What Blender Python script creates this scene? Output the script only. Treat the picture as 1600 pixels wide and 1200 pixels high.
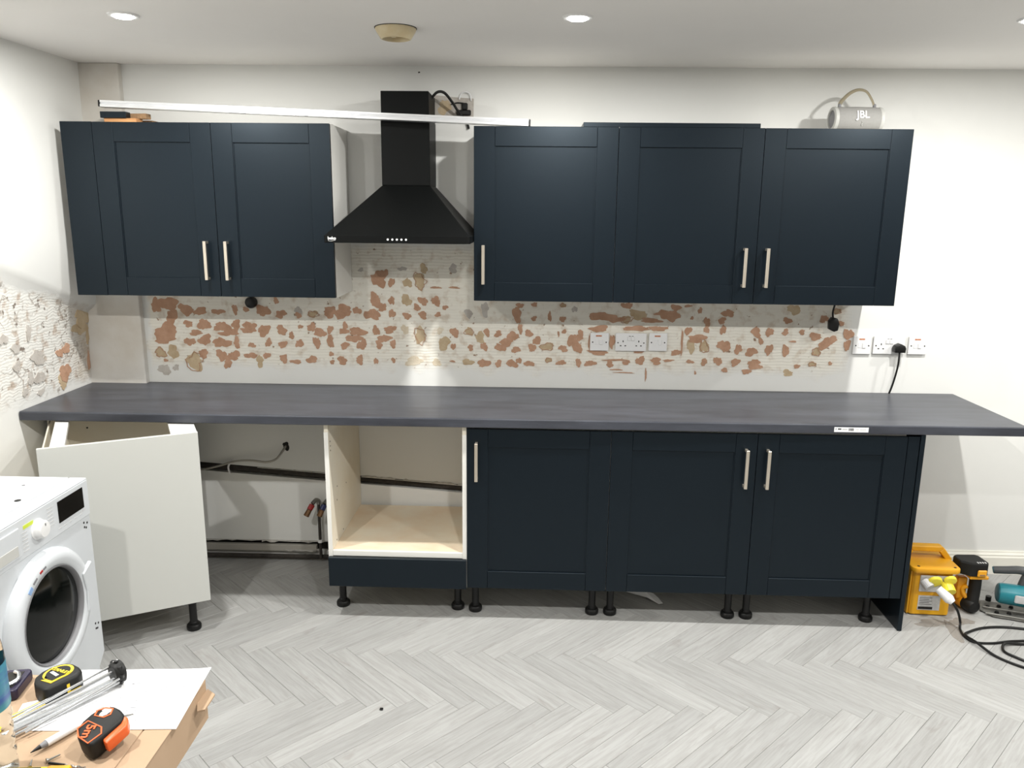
import bpy, bmesh, math, random
from mathutils import Vector, Matrix
random.seed(7)
PI = math.pi
SC = bpy.context.scene
COL = SC.collection
for o in list(bpy.data.objects):
    bpy.data.objects.remove(o)

# ------------------------------------------------------------------ camera
def make_camera():
    f, p, y, r = 1239.07, .21828, .02324, .01012
    fw = Vector((-math.sin(y)*math.cos(p), math.cos(y)*math.cos(p), -math.sin(p)))
    rt = Vector((math.cos(y), math.sin(y), 0)); up = rt.cross(fw)
    c, s = math.cos(r), math.sin(r)
    R_, U_ = c*rt + s*up, -s*rt + c*up
    cam = bpy.data.cameras.new('camera'); cam.sensor_width = 36; cam.lens = f/1600*36; cam.clip_start = .05
    o = bpy.data.objects.new('camera', cam); COL.objects.link(o)
    M = Matrix.Identity(4)
    for i in range(3):
        M[i][0], M[i][1], M[i][2] = R_[i], U_[i], -fw[i]
    M.translation = (.25285, -3.73959, 1.7613)
    o.matrix_world = M
    SC.camera = o
make_camera()

# ------------------------------------------------------------------ world, exposure, lamp settings
W = bpy.data.worlds.new('world'); SC.world = W; W.use_nodes = True
W.node_tree.nodes['Background'].inputs[0].default_value = (.9, .95, 1, 1)
W.node_tree.nodes['Background'].inputs[1].default_value = .02
SC.view_settings.view_transform = 'Standard'; SC.view_settings.look = 'None'
SC.view_settings.gamma = 1; SC.view_settings.use_curve_mapping = False
SC.view_settings.exposure = 0.06
LAMP_W = 25.0                 # each recessed ceiling lamp
LAMP_COL = (1.0, .99, .955)
LAMP_X = (-1.115, .391, 1.865, 3.35)
LAMP_Y = (-.94, -2.5)

# ------------------------------------------------------------------ mesh helpers
def bx(bm, x0, x1, y0, y1, z0, z1, bev=0, seg=1):
    b2 = bmesh.new()
    bmesh.ops.create_cube(b2, size=1)
    for v in b2.verts:
        v.co = Vector(((x0+x1)/2 + v.co.x*(x1-x0), (y0+y1)/2 + v.co.y*(y1-y0), (z0+z1)/2 + v.co.z*(z1-z0)))
    if bev:
        bmesh.ops.bevel(b2, geom=list(b2.edges), offset=bev, segments=seg, affect='EDGES', profile=.5)
    merge(bm, b2)
    return bm

def merge(bm, b2, M=None):
    me = bpy.data.meshes.new('tmp'); b2.to_mesh(me); b2.free()
    if M is not None: me.transform(M)
    bm.from_mesh(me); bpy.data.meshes.remove(me)

def box(x0, x1, y0, y1, z0, z1, bev=0, seg=1):
    return bx(bmesh.new(), x0, x1, y0, y1, z0, z1, bev, seg)

def lathe(bm, prof, seg=24, M=None, cap=True):
    b2 = bmesh.new(); rings = []
    for r, z in prof:
        rings.append([b2.verts.new((r*math.cos(2*PI*i/seg), r*math.sin(2*PI*i/seg), z)) for i in range(seg)])
    for a, b in zip(rings, rings[1:]):
        for i in range(seg):
            j = (i+1) % seg
            b2.faces.new((a[i], a[j], b[j], b[i]))
    if cap:
        b2.faces.new(list(reversed(rings[0]))); b2.faces.new(rings[-1])
    bmesh.ops.recalc_face_normals(b2, faces=b2.faces)
    merge(bm, b2, M)
    return bm

def cyl(bm, a, b, r, seg=16, r2=None):
    a, b = Vector(a), Vector(b); d = b-a
    M = Matrix.Translation(a) @ d.to_track_quat('Z', 'Y').to_matrix().to_4x4()
    return lathe(bm, [(r, 0), (r if r2 is None else r2, d.length)], seg, M)

def smooth_path(pts, n=8):
    P = [Vector(p) for p in pts]; out = []
    for i in range(len(P)-1):
        p0 = P[max(i-1, 0)]; p1 = P[i]; p2 = P[i+1]; p3 = P[min(i+2, len(P)-1)]
        for k in range(n):
            t = k/n
            out.append(.5*((2*p1) + (p2-p0)*t + (2*p0-5*p1+4*p2-p3)*t*t + (3*p1-p0-3*p2+p3)*t**3))
    out.append(P[-1]); return out

def tube(bm, pts, r, seg=8, n=8, flat=None):
    P = smooth_path(pts, n) if n > 1 else [Vector(p) for p in pts]
    rings = []; up = Vector((.13, .21, 1)).normalized()
    for i, p in enumerate(P):
        d = (P[min(i+1, len(P)-1)] - P[max(i-1, 0)]).normalized()
        s = d.cross(up)
        if s.length < 1e-4: s = Vector((1, 0, 0))
        s.normalize(); u = s.cross(d).normalized(); up = u
        rr = r(i/(len(P)-1)) if callable(r) else r
        rv = flat if flat else rr
        rings.append([bm.verts.new(p + s*math.cos(2*PI*k/seg)*rr + u*math.sin(2*PI*k/seg)*rv) for k in range(seg)])
    for a, b in zip(rings, rings[1:]):
        for k in range(seg):
            j = (k+1) % seg; bm.faces.new((a[k], a[j], b[j], b[k]))
    bm.faces.new(list(reversed(rings[0]))); bm.faces.new(rings[-1])
    bmesh.ops.recalc_face_normals(bm, faces=bm.faces)
    return bm

def prism(bm, poly, axis, a, b, bev=0, seg=1):
    """poly: 2-D outline; axis 'x','y','z' is the extrusion axis from a to b."""
    b2 = bmesh.new()
    def P(u, v, w):
        return {'x': (w, u, v), 'y': (u, w, v), 'z': (u, v, w)}[axis]
    A = [b2.verts.new(P(u, v, a)) for u, v in poly]; B = [b2.verts.new(P(u, v, b)) for u, v in poly]
    n = len(poly)
    b2.faces.new(list(reversed(A))); b2.faces.new(B)
    for i in range(n):
        j = (i+1) % n; b2.faces.new((A[i], A[j], B[j], B[i]))
    bmesh.ops.recalc_face_normals(b2, faces=b2.faces)
    if bev:
        es = [e for e in b2.edges if len(e.link_faces) == 2 and e.calc_face_angle(0) > .35]
        bmesh.ops.bevel(b2, geom=es, offset=bev, segments=seg, affect='EDGES', profile=.5)
    merge(bm, b2); return bm

def rrect(w, h, r, n=5, cx=0, cy=0):
    out = []
    for sx, sy, a0 in ((1, 1, 0), (-1, 1, 90), (-1, -1, 180), (1, -1, 270)):
        for k in range(n+1):
            a = math.radians(a0 + 90*k/n)
            out.append((cx + sx*(w/2-r) + r*math.cos(a), cy + sy*(h/2-r) + r*math.sin(a)))
    return out

def arc_strip(bm, outline, wid, axis, a, b):
    """a raised closed band along an outline (list of 2-D points)"""
    cx = sum(p[0] for p in outline)/len(outline); cy = sum(p[1] for p in outline)/len(outline)
    inner = []
    for x, y in outline:
        d = math.hypot(x-cx, y-cy); k = max(0, d-wid)/d
        inner.append((cx+(x-cx)*k, cy+(y-cy)*k))
    n = len(outline)
    for i in range(n):
        j = (i+1) % n
        prism(bm, [outline[i], outline[j], inner[j], inner[i]], axis, a, b)
    return bm

def obj(name, bm, m, parent=None, smooth=False, loc=None, rot=None):
    me = bpy.data.meshes.new(name)
    bm.to_mesh(me); bm.free()
    o = bpy.data.objects.new(name, me); COL.objects.link(o)
    if m is not None: me.materials.append(m)
    if smooth:
        for p in me.polygons: p.use_smooth = True
        try: me.set_sharp_from_angle(angle=math.radians(40))
        except Exception: pass
    if parent is not None: o.parent = parent
    if loc is not None: o.location = loc
    if rot is not None: o.rotation_euler = rot
    return o

def tag(o, label, cat, group=None, kind=None):
    o['label'] = label; o['category'] = cat
    if group: o['group'] = group
    if kind: o['kind'] = kind
    return o

def thing(name, label, cat, loc=(0, 0, 0), rotz=0, group=None):
    o = bpy.data.objects.new(name, None); COL.objects.link(o)
    o.empty_display_size = .05
    o.location = loc; o.rotation_euler = (0, 0, rotz)
    return tag(o, label, cat, group)

def struct(name, bm, m, parent=None, smooth=False):
    o = obj(name, bm, m, parent, smooth); o['kind'] = 'structure'; return o

def text_bm(s, size, depth=.0006, bold=0.0, M=None, width=1.0):
    cu = bpy.data.curves.new('txt', 'FONT'); cu.body = s; cu.size = size; cu.extrude = depth
    cu.align_x = 'CENTER'; cu.align_y = 'CENTER'; cu.offset = bold
    t = bpy.data.objects.new('txt', cu); COL.objects.link(t); t.scale = (width, 1, 1)
    bpy.context.view_layer.update()
    me = bpy.data.meshes.new_from_object(t.evaluated_get(bpy.context.evaluated_depsgraph_get()))
    me.transform(Matrix.Diagonal((width, 1, 1, 1)))
    if M is not None: me.transform(M)
    bm = bmesh.new(); bm.from_mesh(me)
    bpy.data.objects.remove(t); bpy.data.curves.remove(cu); bpy.data.meshes.remove(me)
    return bm

FRONT = Matrix.Rotation(PI/2, 4, 'X')          # text lying in XY -> standing, facing -Y

# ------------------------------------------------------------------ materials
def mat(name, col, rough=.5, metal=0, spec=.5, emit=0, trans=0, alpha=1, var=0, vscale=8, bump=0, bscale=60, stretch=None, col2=None, objrand=0):
    m = bpy.data.materials.new(name); m.use_nodes = True
    nt = m.node_tree; N = nt.nodes; L = nt.links; b = N['Principled BSDF']
    b.inputs['Base Color'].default_value = (*col, 1); b.inputs['Roughness'].default_value = rough
    b.inputs['Metallic'].default_value = metal
    b.inputs['Specular IOR Level'].default_value = spec
    if trans: b.inputs['Transmission Weight'].default_value = trans
    if alpha < 1: b.inputs['Alpha'].default_value = alpha
    if emit:
        b.inputs['Emission Color'].default_value = (*col, 1); b.inputs['Emission Strength'].default_value = emit
    if var or bump or col2:
        tc = N.new('ShaderNodeTexCoord'); mp = N.new('ShaderNodeMapping')
        L.new(tc.outputs['Object'], mp.inputs['Vector'])
        if stretch: mp.inputs['Scale'].default_value = stretch
        vec = mp.outputs['Vector']
        if objrand:
            oi = N.new('ShaderNodeObjectInfo'); ad = N.new('ShaderNodeVectorMath'); ad.operation = 'ADD'
            mu = N.new('ShaderNodeMath'); mu.operation = 'MULTIPLY'; mu.inputs[1].default_value = 37.
            L.new(oi.outputs['Random'], mu.inputs[0]); L.new(vec, ad.inputs[0]); L.new(mu.outputs[0], ad.inputs[1])
            vec = ad.outputs[0]
        if var or col2:
            n = N.new('ShaderNodeTexNoise'); n.inputs['Scale'].default_value = vscale
            n.inputs['Detail'].default_value = 6; n.inputs['Roughness'].default_value = .6
            L.new(vec, n.inputs['Vector'])
            r = N.new('ShaderNodeValToRGB'); r.color_ramp.elements[0].position = .33; r.color_ramp.elements[1].position = .67
            c2 = col2 if col2 else tuple(c*(1-var) for c in col)
            r.color_ramp.elements[0].color = (*c2, 1); r.color_ramp.elements[1].color = (*col, 1)
            L.new(n.outputs['Fac'], r.inputs['Fac'])
            out = r.outputs['Color']
            if objrand:
                hs = N.new('ShaderNodeHueSaturation')
                mr = N.new('ShaderNodeMapRange'); mr.inputs[3].default_value = 1-objrand; mr.inputs[4].default_value = 1+objrand*.45
                L.new(oi.outputs['Random'], mr.inputs[0]); L.new(mr.outputs[0], hs.inputs['Value']); L.new(out, hs.inputs['Color'])
                out = hs.outputs['Color']
            L.new(out, b.inputs['Base Color'])
        if bump:
            n2 = N.new('ShaderNodeTexNoise'); n2.inputs['Scale'].default_value = bscale; n2.inputs['Detail'].default_value = 5
            L.new(vec, n2.inputs['Vector'])
            bp = N.new('ShaderNodeBump'); bp.inputs['Strength'].default_value = bump; bp.inputs['Distance'].default_value = .004
            L.new(n2.outputs['Fac'], bp.inputs['Height']); L.new(bp.outputs['Normal'], b.inputs['Normal'])
    return m

M = {}
M['ceiling'] = mat('ceiling_paint', (.86, .84, .815), .9, var=.04, vscale=1.2, bump=.05, bscale=30)
M['paint'] = mat('white_paint', (.80, .80, .775), .75, var=.05, vscale=1.5, bump=.08, bscale=25)
M['far_paint'] = mat('grey_far_paint', (.70, .69, .66), .85, var=.06, vscale=2)
M['navy'] = mat('navy_door', (.0027, .0052, .0082), .35, spec=.36, var=.05, vscale=3)
M['navy'].node_tree.nodes['Principled BSDF'].inputs['Specular Tint'].default_value = (.72, .87, 1, 1)
M['carcass'] = mat('white_melamine', (.80, .79, .75), .4, var=.02, vscale=5)
M['inside'] = mat('cream_melamine', (.80, .76, .66), .5, col2=(.74, .66, .52), vscale=2.5)
M['shelf'] = mat('stained_shelf', (.80, .72, .57), .5, col2=(.74, .56, .38), vscale=3.2)
M['nickel'] = mat('brushed_nickel', (.72, .65, .55), .32, metal=.85, var=.08, vscale=6, stretch=(60, 60, 3))
M['black'] = mat('black_plastic', (.005, .005, .005), .4, spec=.35)
M['hood'] = mat('matt_black_enamel', (.0026, .003, .003), .45, spec=.13)
M['alu'] = mat('aluminium', (.80, .81, .83), .3, metal=.75, var=.06, vscale=5, stretch=(2, 30, 30))
M['white'] = mat('white_plastic', (.80, .80, .80), .35)
M['white_en'] = mat('white_enamel', (.60, .625, .65), .3)
M['grey'] = mat('grey_plastic', (.20, .20, .21), .5)
M['dkgrey'] = mat('dark_grey_plastic', (.075, .078, .08), .5)
M['dark'] = mat('dark_void', (.02, .018, .015), .9)
M['chase'] = mat('raw_chase', (.06, .052, .045), .95, var=.5, vscale=20, bump=.5)
M['plaster_edge'] = mat('broken_plaster', (.62, .60, .56), .95, var=.35, vscale=30, bump=.6)
M['copper'] = mat('dull_copper', (.30, .17, .09), .45, metal=.7, var=.4, vscale=20)
M['red'] = mat('red_plastic', (.35, .02, .02), .4)
M['blue'] = mat('blue_plastic', (.02, .03, .12), .4)
M['cable_grey'] = mat('grey_cable', (.40, .38, .34), .6)
M['pink'] = mat('pink_plaster', (.53, .325, .22), .95, col2=(.42, .24, .15), vscale=18, bump=.5, bscale=80)
M['tan'] = mat('tan_plaster', (.58, .47, .32), .95, col2=(.46, .34, .21), vscale=16, bump=.5, bscale=80)
M['greyp'] = mat('grey_plaster', (.55, .52, .48), .95, col2=(.42, .38, .34), vscale=16, bump=.5, bscale=80)
M['creamp'] = mat('cream_plaster', (.72, .65, .53), .95, col2=(.60, .50, .36), vscale=12, bump=.5, bscale=80)
M['card'] = mat('cardboard', (.44, .31, .205), .85, col2=(.40, .275, .175), vscale=4, bump=.05)
M['paper'] = mat('paper', (.84, .84, .85), .8)
M['ink'] = mat('ink', (.22, .22, .27), .8)
M['wood'] = mat('offcut_wood', (.55, .29, .12), .7, col2=(.42, .2, .08), vscale=5, stretch=(3, 25, 25))
M['wood_dk'] = mat('stained_wood', (.30, .18, .09), .7, col2=(.2, .12, .06), vscale=6, stretch=(25, 3, 25))
M['tr_yel'] = mat('transformer_yellow', (.83, .43, .01), .5, col2=(.66, .30, .008), vscale=3)
M['yel'] = mat('yellow_plastic', (.85, .60, .03), .4)
M['yel_br'] = mat('pale_yellow_plastic', (.84, .72, .06), .4)
M['drill_yel'] = mat('tool_yellow', (.80, .36, .01), .4)
M['orange'] = mat('orange_plastic', (.75, .12, .02), .4)
M['teal'] = mat('teal_plastic', (.015, .22, .27), .35, var=.2, vscale=10)
M['teal_dk'] = mat('dark_teal', (.008, .09, .12), .4)
M['rubber'] = mat('black_rubber', (.007, .007, .0065), .55, spec=.35, var=.3, vscale=40)
M['steel'] = mat('steel', (.42, .41, .38), .35, metal=.8, var=.3, vscale=25)
M['bright_steel'] = mat('bright_steel', (.74, .76, .78), .22, metal=.9)
M['speaker'] = mat('pale_grey_mesh', (.34, .335, .32), .8, var=.06, vscale=120, bump=.3, bscale=500)
M['speaker_w'] = mat('speaker_rim', (.52, .52, .495), .5)
M['khaki'] = mat('khaki_strap', (.30, .26, .18), .8)
M['glass_blk'] = mat('black_glass', (.002, .002, .0025), .08, spec=.25)
M['drum'] = mat('door_glass', (.003, .004, .0035), .10, spec=.3)
M['alarm'] = mat('yellowed_plastic', (.66, .58, .40), .55, col2=(.58, .46, .27), vscale=14)
M['alarm_in'] = mat('alarm_inside', (.36, .26, .12), .7, col2=(.12, .08, .04), vscale=40)
M['bulb'] = mat('lit_bulb', (1, .98, .94), .5, emit=28)
M['pet'] = mat('clear_bottle', (.84, .91, .94), .05, trans=1); M['pet'].node_tree.nodes['Principled BSDF'].inputs['IOR'].default_value = 1.10
M['label_blue'] = mat('bottle_label', (.03, .09, .28), .4, col2=(.05, .30, .28), vscale=9, stretch=(1, 1, 6))
M['purple'] = mat('purple_plastic', (.018, .013, .04), .4)
M['lime'] = mat('lime_sticker', (.55, .65, .05), .6)
M['sticker_blue'] = mat('sticker_blue', (.25, .38, .62), .6)
M['silver'] = mat('silver_label', (.60, .60, .60), .5, var=.15, vscale=60)
M['smear'] = mat('dust_smear', (.33, .27, .21), .9, alpha=.2, var=.3, vscale=25)
M['plate'] = mat('worn_plate', (.20, .195, .18), .45, metal=.6, var=.5, vscale=18)
M['grime'] = mat('floor_grime', (.36, .31, .26), .8, var=.3, vscale=20)

def worktop_mat():
    m = mat('slate_laminate', (.06, .062, .07), .34, spec=.42)
    nt = m.node_tree; N, L = nt.nodes, nt.links; b = N['Principled BSDF']
    tc = N.new('ShaderNodeTexCoord'); mp = N.new('ShaderNodeMapping'); mp.inputs['Scale'].default_value = (1.1, 6, 6)
    n = N.new('ShaderNodeTexNoise'); n.inputs['Scale'].default_value = 2.2; n.inputs['Detail'].default_value = 8; n.inputs['Roughness'].default_value = .65
    n2 = N.new('ShaderNodeTexNoise'); n2.inputs['Scale'].default_value = .8
    r = N.new('ShaderNodeValToRGB'); r.color_ramp.elements[0].position = .3; r.color_ramp.elements[1].position = .72
    r.color_ramp.elements[0].color = (.029, .031, .039, 1); r.color_ramp.elements[1].color = (.066, .071, .088, 1)
    L.new(tc.outputs['Object'], mp.inputs['Vector']); L.new(mp.outputs[0], n.inputs['Vector'])
    L.new(n.outputs['Fac'], r.inputs['Fac']); L.new(r.outputs[0], b.inputs['Base Color'])
    return m
M['worktop'] = worktop_mat()

def plank_mat():
    m = bpy.data.materials.new('grey_oak_plank'); m.use_nodes = True
    nt = m.node_tree; N, L = nt.nodes, nt.links; b = N['Principled BSDF']
    b.inputs['Roughness'].default_value = .5; b.inputs['Specular IOR Level'].default_value = .35
    tc = N.new('ShaderNodeTexCoord'); oi = N.new('ShaderNodeObjectInfo')
    mu = N.new('ShaderNodeMath'); mu.operation = 'MULTIPLY'; mu.inputs[1].default_value = 53.
    ad = N.new('ShaderNodeVectorMath'); ad.operation = 'ADD'
    L.new(oi.outputs['Random'], mu.inputs[0]); L.new(tc.outputs['Object'], ad.inputs[0]); L.new(mu.outputs[0], ad.inputs[1])
    def noise(scale, sx, sy, det):
        mp = N.new('ShaderNodeMapping'); mp.inputs['Scale'].default_value = (sx, sy, 1)
        n = N.new('ShaderNodeTexNoise'); n.inputs['Scale'].default_value = scale; n.inputs['Detail'].default_value = det
        n.inputs['Roughness'].default_value = .65; n.inputs['Distortion'].default_value = .6
        L.new(ad.outputs[0], mp.inputs['Vector']); L.new(mp.outputs[0], n.inputs['Vector']); return n
    g = noise(6, 1.0, 14, 8)           # fine grain along the plank
    k = noise(5, 1.0, 3.2, 3)          # knots and darker streaks
    r = N.new('ShaderNodeValToRGB'); e = r.color_ramp.elements
    e[0].position = .30; e[0].color = (.29, .286, .275, 1); e[1].position = .62; e[1].color = (.375, .375, .367, 1)
    L.new(g.outputs['Fac'], r.inputs['Fac'])
    r2 = N.new('ShaderNodeValToRGB'); e = r2.color_ramp.elements
    e[0].position = .62; e[0].color = (0, 0, 0, 1); e[1].position = .80; e[1].color = (.55, .55, .55, 1)
    L.new(k.outputs['Fac'], r2.inputs['Fac'])
    mx = N.new('ShaderNodeMix'); mx.data_type = 'RGBA'
    L.new(r2.outputs[0], mx.inputs[0]); L.new(r.outputs[0], mx.inputs[6]); mx.inputs[7].default_value = (.21, .185, .165, 1)
    hs = N.new('ShaderNodeHueSaturation'); mr = N.new('ShaderNodeMapRange')
    mr.inputs[3].default_value = .89; mr.inputs[4].default_value = 1.06
    L.new(oi.outputs['Random'], mr.inputs[0]); L.new(mr.outputs[0], hs.inputs['Value']); L.new(mx.outputs[2], hs.inputs['Color'])
    L.new(hs.outputs[0], b.inputs['Base Color'])
    bp = N.new('ShaderNodeBump'); bp.inputs['Strength'].default_value = .12; bp.inputs['Distance'].default_value = .002
    L.new(g.outputs['Fac'], bp.inputs['Height']); L.new(bp.outputs[0], b.inputs['Normal'])
    return m
M['plank'] = plank_mat()

def wall_mat(name, axis):
    """painted wall whose splashback zone is bared, combed plaster; axis 0: zone runs along X (back wall), 1: along Y (left wall)"""
    m = bpy.data.materials.new(name); m.use_nodes = True
    nt = m.node_tree; N, L = nt.nodes, nt.links; b = N['Principled BSDF']; b.inputs['Roughness'].default_value = .85
    tc = N.new('ShaderNodeTexCoord'); sp = N.new('ShaderNodeSeparateXYZ'); L.new(tc.outputs['Object'], sp.inputs[0])
    nz = N.new('ShaderNodeTexNoise'); nz.inputs['Scale'].default_value = 9; nz.inputs['Detail'].default_value = 5
    L.new(tc.outputs['Object'], nz.inputs['Vector'])
    def math_(op, a, bb, clamp=False):
        n = N.new('ShaderNodeMath'); n.operation = op; n.use_clamp = clamp
        for i, v in enumerate((a, bb)):
            if isinstance(v, (int, float)): n.inputs[i].default_value = v
            else: L.new(v, n.inputs[i])
        return n.outputs[0]
    wob = math_('MULTIPLY', math_('SUBTRACT', nz.outputs['Fac'], .5), .14)
    Z = math_('ADD', sp.outputs['Z'], wob); A = math_('ADD', sp.outputs['XY'[axis]], wob)
    def step(v, t, w):            # 0 below t, 1 above t, ramp w
        return math_('MULTIPLY', math_('SUBTRACT', v, t), 1/w, True)
    if axis == 0:
        zone = math_('MULTIPLY', math_('MULTIPLY', step(A, -1.60, .03), math_('SUBTRACT', 1, step(A, 1.70, .06))),
                     math_('MULTIPLY', step(Z, .985, .06), math_('SUBTRACT', 1, step(Z, 1.56, .05))))
    else:
        zt = math_('ADD', Z, math_('MULTIPLY', sp.outputs['Y'], .28))
        zone = math_('MULTIPLY', step(A, -1.2, .1), math_('MULTIPLY', step(Z, .93, .05), math_('SUBTRACT', 1, step(zt, 1.25, .03))))
    # colours
    big = N.new('ShaderNodeTexNoise'); big.inputs['Scale'].default_value = 1.6; L.new(tc.outputs['Object'], big.inputs['Vector'])
    paint = N.new('ShaderNodeValToRGB'); paint.color_ramp.elements[0].color = (.745, .745, .715, 1); paint.color_ramp.elements[1].color = (.79, .79, .77, 1)
    L.new(big.outputs['Fac'], paint.inputs['Fac'])
    fine = N.new('ShaderNodeTexNoise'); fine.inputs['Scale'].default_value = 22; fine.inputs['Detail'].default_value = 6
    L.new(tc.outputs['Object'], fine.inputs['Vector'])
    pl = N.new('ShaderNodeValToRGB'); e = pl.color_ramp.elements
    if axis == 0:
        e[0].position = .26; e[0].color = (.58, .49, .39, 1); e[1].position = .48; e[1].color = (.80, .77, .69, 1)
    else:
        e[0].position = .33; e[0].color = (.50, .42, .35, 1); e[1].position = .47; e[1].color = (.76, .75, .71, 1)
    L.new(fine.outputs['Fac'], pl.inputs['Fac'])
    mx = N.new('ShaderNodeMix'); mx.data_type = 'RGBA'
    L.new(zone, mx.inputs[0]); L.new(paint.outputs[0], mx.inputs[6]); L.new(pl.outputs[0], mx.inputs[7])
    # dark flecks left by the old tiles
    fl = N.new('ShaderNodeTexNoise'); fl.inputs['Scale'].default_value = 34 if axis == 0 else 26; fl.inputs['Detail'].default_value = 3
    L.new(tc.outputs['Object'], fl.inputs['Vector'])
    fs = math_('MULTIPLY', math_('MULTIPLY', math_('SUBTRACT', fl.outputs['Fac'], .66 if axis == 0 else .64), 18, True), zone)
    mx2 = N.new('ShaderNodeMix'); mx2.data_type = 'RGBA'; L.new(fs, mx2.inputs[0]); L.new(mx.outputs[2], mx2.inputs[6])
    mx2.inputs[7].default_value = (.30, .20, .13, 1) if axis == 0 else (.22, .18, .15, 1)
    colour = mx2.outputs[2]
    if axis == 1:
        ds = N.new('ShaderNodeTexNoise'); ds.inputs['Scale'].default_value = 14; ds.inputs['Detail'].default_value = 4
        L.new(tc.outputs['Object'], ds.inputs['Vector'])
        va = N.new('ShaderNodeVectorMath'); va.operation = 'MULTIPLY_ADD'; va.inputs[1].default_value = (.12, .12, .12)
        L.new(ds.outputs['Color'], va.inputs[0]); L.new(tc.outputs['Object'], va.inputs[2])
        vo = N.new('ShaderNodeTexVoronoi'); vo.feature = 'DISTANCE_TO_EDGE'; vo.inputs['Scale'].default_value = 9
        L.new(va.outputs[0], vo.inputs['Vector'])
        gate = N.new('ShaderNodeTexNoise'); gate.inputs['Scale'].default_value = 7; L.new(tc.outputs['Object'], gate.inputs['Vector'])
        ck = math_('MULTIPLY', math_('SUBTRACT', 1, math_('MULTIPLY', vo.outputs['Distance'], 26), True), math_('MULTIPLY', math_('SUBTRACT', gate.outputs['Fac'], .47), 9, True))
        ck = math_('MULTIPLY', math_('MULTIPLY', ck, zone), .8)
        mx3 = N.new('ShaderNodeMix'); mx3.data_type = 'RGBA'; L.new(ck, mx3.inputs[0]); L.new(colour, mx3.inputs[6])
        mx3.inputs[7].default_value = (.26, .21, .17, 1); colour = mx3.outputs[2]
        # damp brown plaster towards the corner
        dm = math_('MULTIPLY', math_('MULTIPLY', step(math_('ADD', sp.outputs['Y'], math_('MULTIPLY', wob, 2.2)), -.26, .22), math_('MULTIPLY', step(fine.outputs['Fac'], .38, .14), .75)), zone)
        mx4 = N.new('ShaderNodeMix'); mx4.data_type = 'RGBA'; L.new(dm, mx4.inputs[0]); L.new(colour, mx4.inputs[6])
        mx4.inputs[7].default_value = (.42, .33, .24, 1); colour = mx4.outputs[2]
    L.new(colour, b.inputs['Base Color'])
    # combed relief
    wv = N.new('ShaderNodeTexWave'); wv.bands_direction = 'Z'; wv.inputs['Scale'].default_value = 22 if axis == 0 else 24
    wv.inputs['Distortion'].default_value = 3 if axis == 0 else 9; wv.inputs['Detail'].default_value = 2; wv.inputs['Detail Scale'].default_value = .8
    L.new(tc.outputs['Object'], wv.inputs['Vector'])
    h = math_('ADD', math_('MULTIPLY', math_('MULTIPLY', wv.outputs['Fac'], zone), .35 if axis == 0 else .16), math_('MULTIPLY', fine.outputs['Fac'], math_('ADD', math_('MULTIPLY', zone, .8), .05)))
    bp = N.new('ShaderNodeBump'); bp.inputs['Strength'].default_value = .5; bp.inputs['Distance'].default_value = .004 if axis == 0 else .008
    L.new(h, bp.inputs['Height']); L.new(bp.outputs[0], b.inputs['Normal'])
    return m
M['wall_back'] = wall_mat('bared_back_wall', 0)
M['wall_left'] = wall_mat('bared_left_wall', 1)

# ================================================================== THE SETTING
XL, XR, YB, YF, CZ = -1.885, 5.2, 0.0, -6.2, 2.375
FZ = 0.0
# floor: sub-floor plus herringbone planks, each its own part
floor = struct('floor', box(XL-.1, XR+.1, YF-.1, .12, -.14, -.004), M['grime'])
PL, PW = .467, .0785
R2 = math.sqrt(2)
def clip_poly(poly, fn):
    out = []
    for i, p in enumerate(poly):
        q_ = poly[(i+1) % len(poly)]; a, b_ = fn(p), fn(q_)
        if a >= 0: out.append(p)
        if (a >= 0) != (b_ >= 0):
            t = a/(a-b_); out.append((p[0]+(q_[0]-p[0])*t, p[1]+(q_[1]-p[1])*t))
    return out
def plank_mesh(name, poly):
    bm = bmesh.new(); prism(bm, poly, 'z', -.004, 0.0)
    top = [e for e in bm.edges if all(abs(v.co.z) < 1e-6 for v in e.verts)]
    bmesh.ops.bevel(bm, geom=top, offset=.0009, segments=1, affect='EDGES')
    me = bpy.data.meshes.new(name); bm.to_mesh(me); bm.free(); me.materials.append(M['plank']); return me
g = .0004
shared = plank_mesh('plank', [(g, g), (PL-g, g), (PL-g, PW-g), (g, PW-g)])
rest = bmesh.new()
a0, b0 = -.534-PL, 1.104
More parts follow.
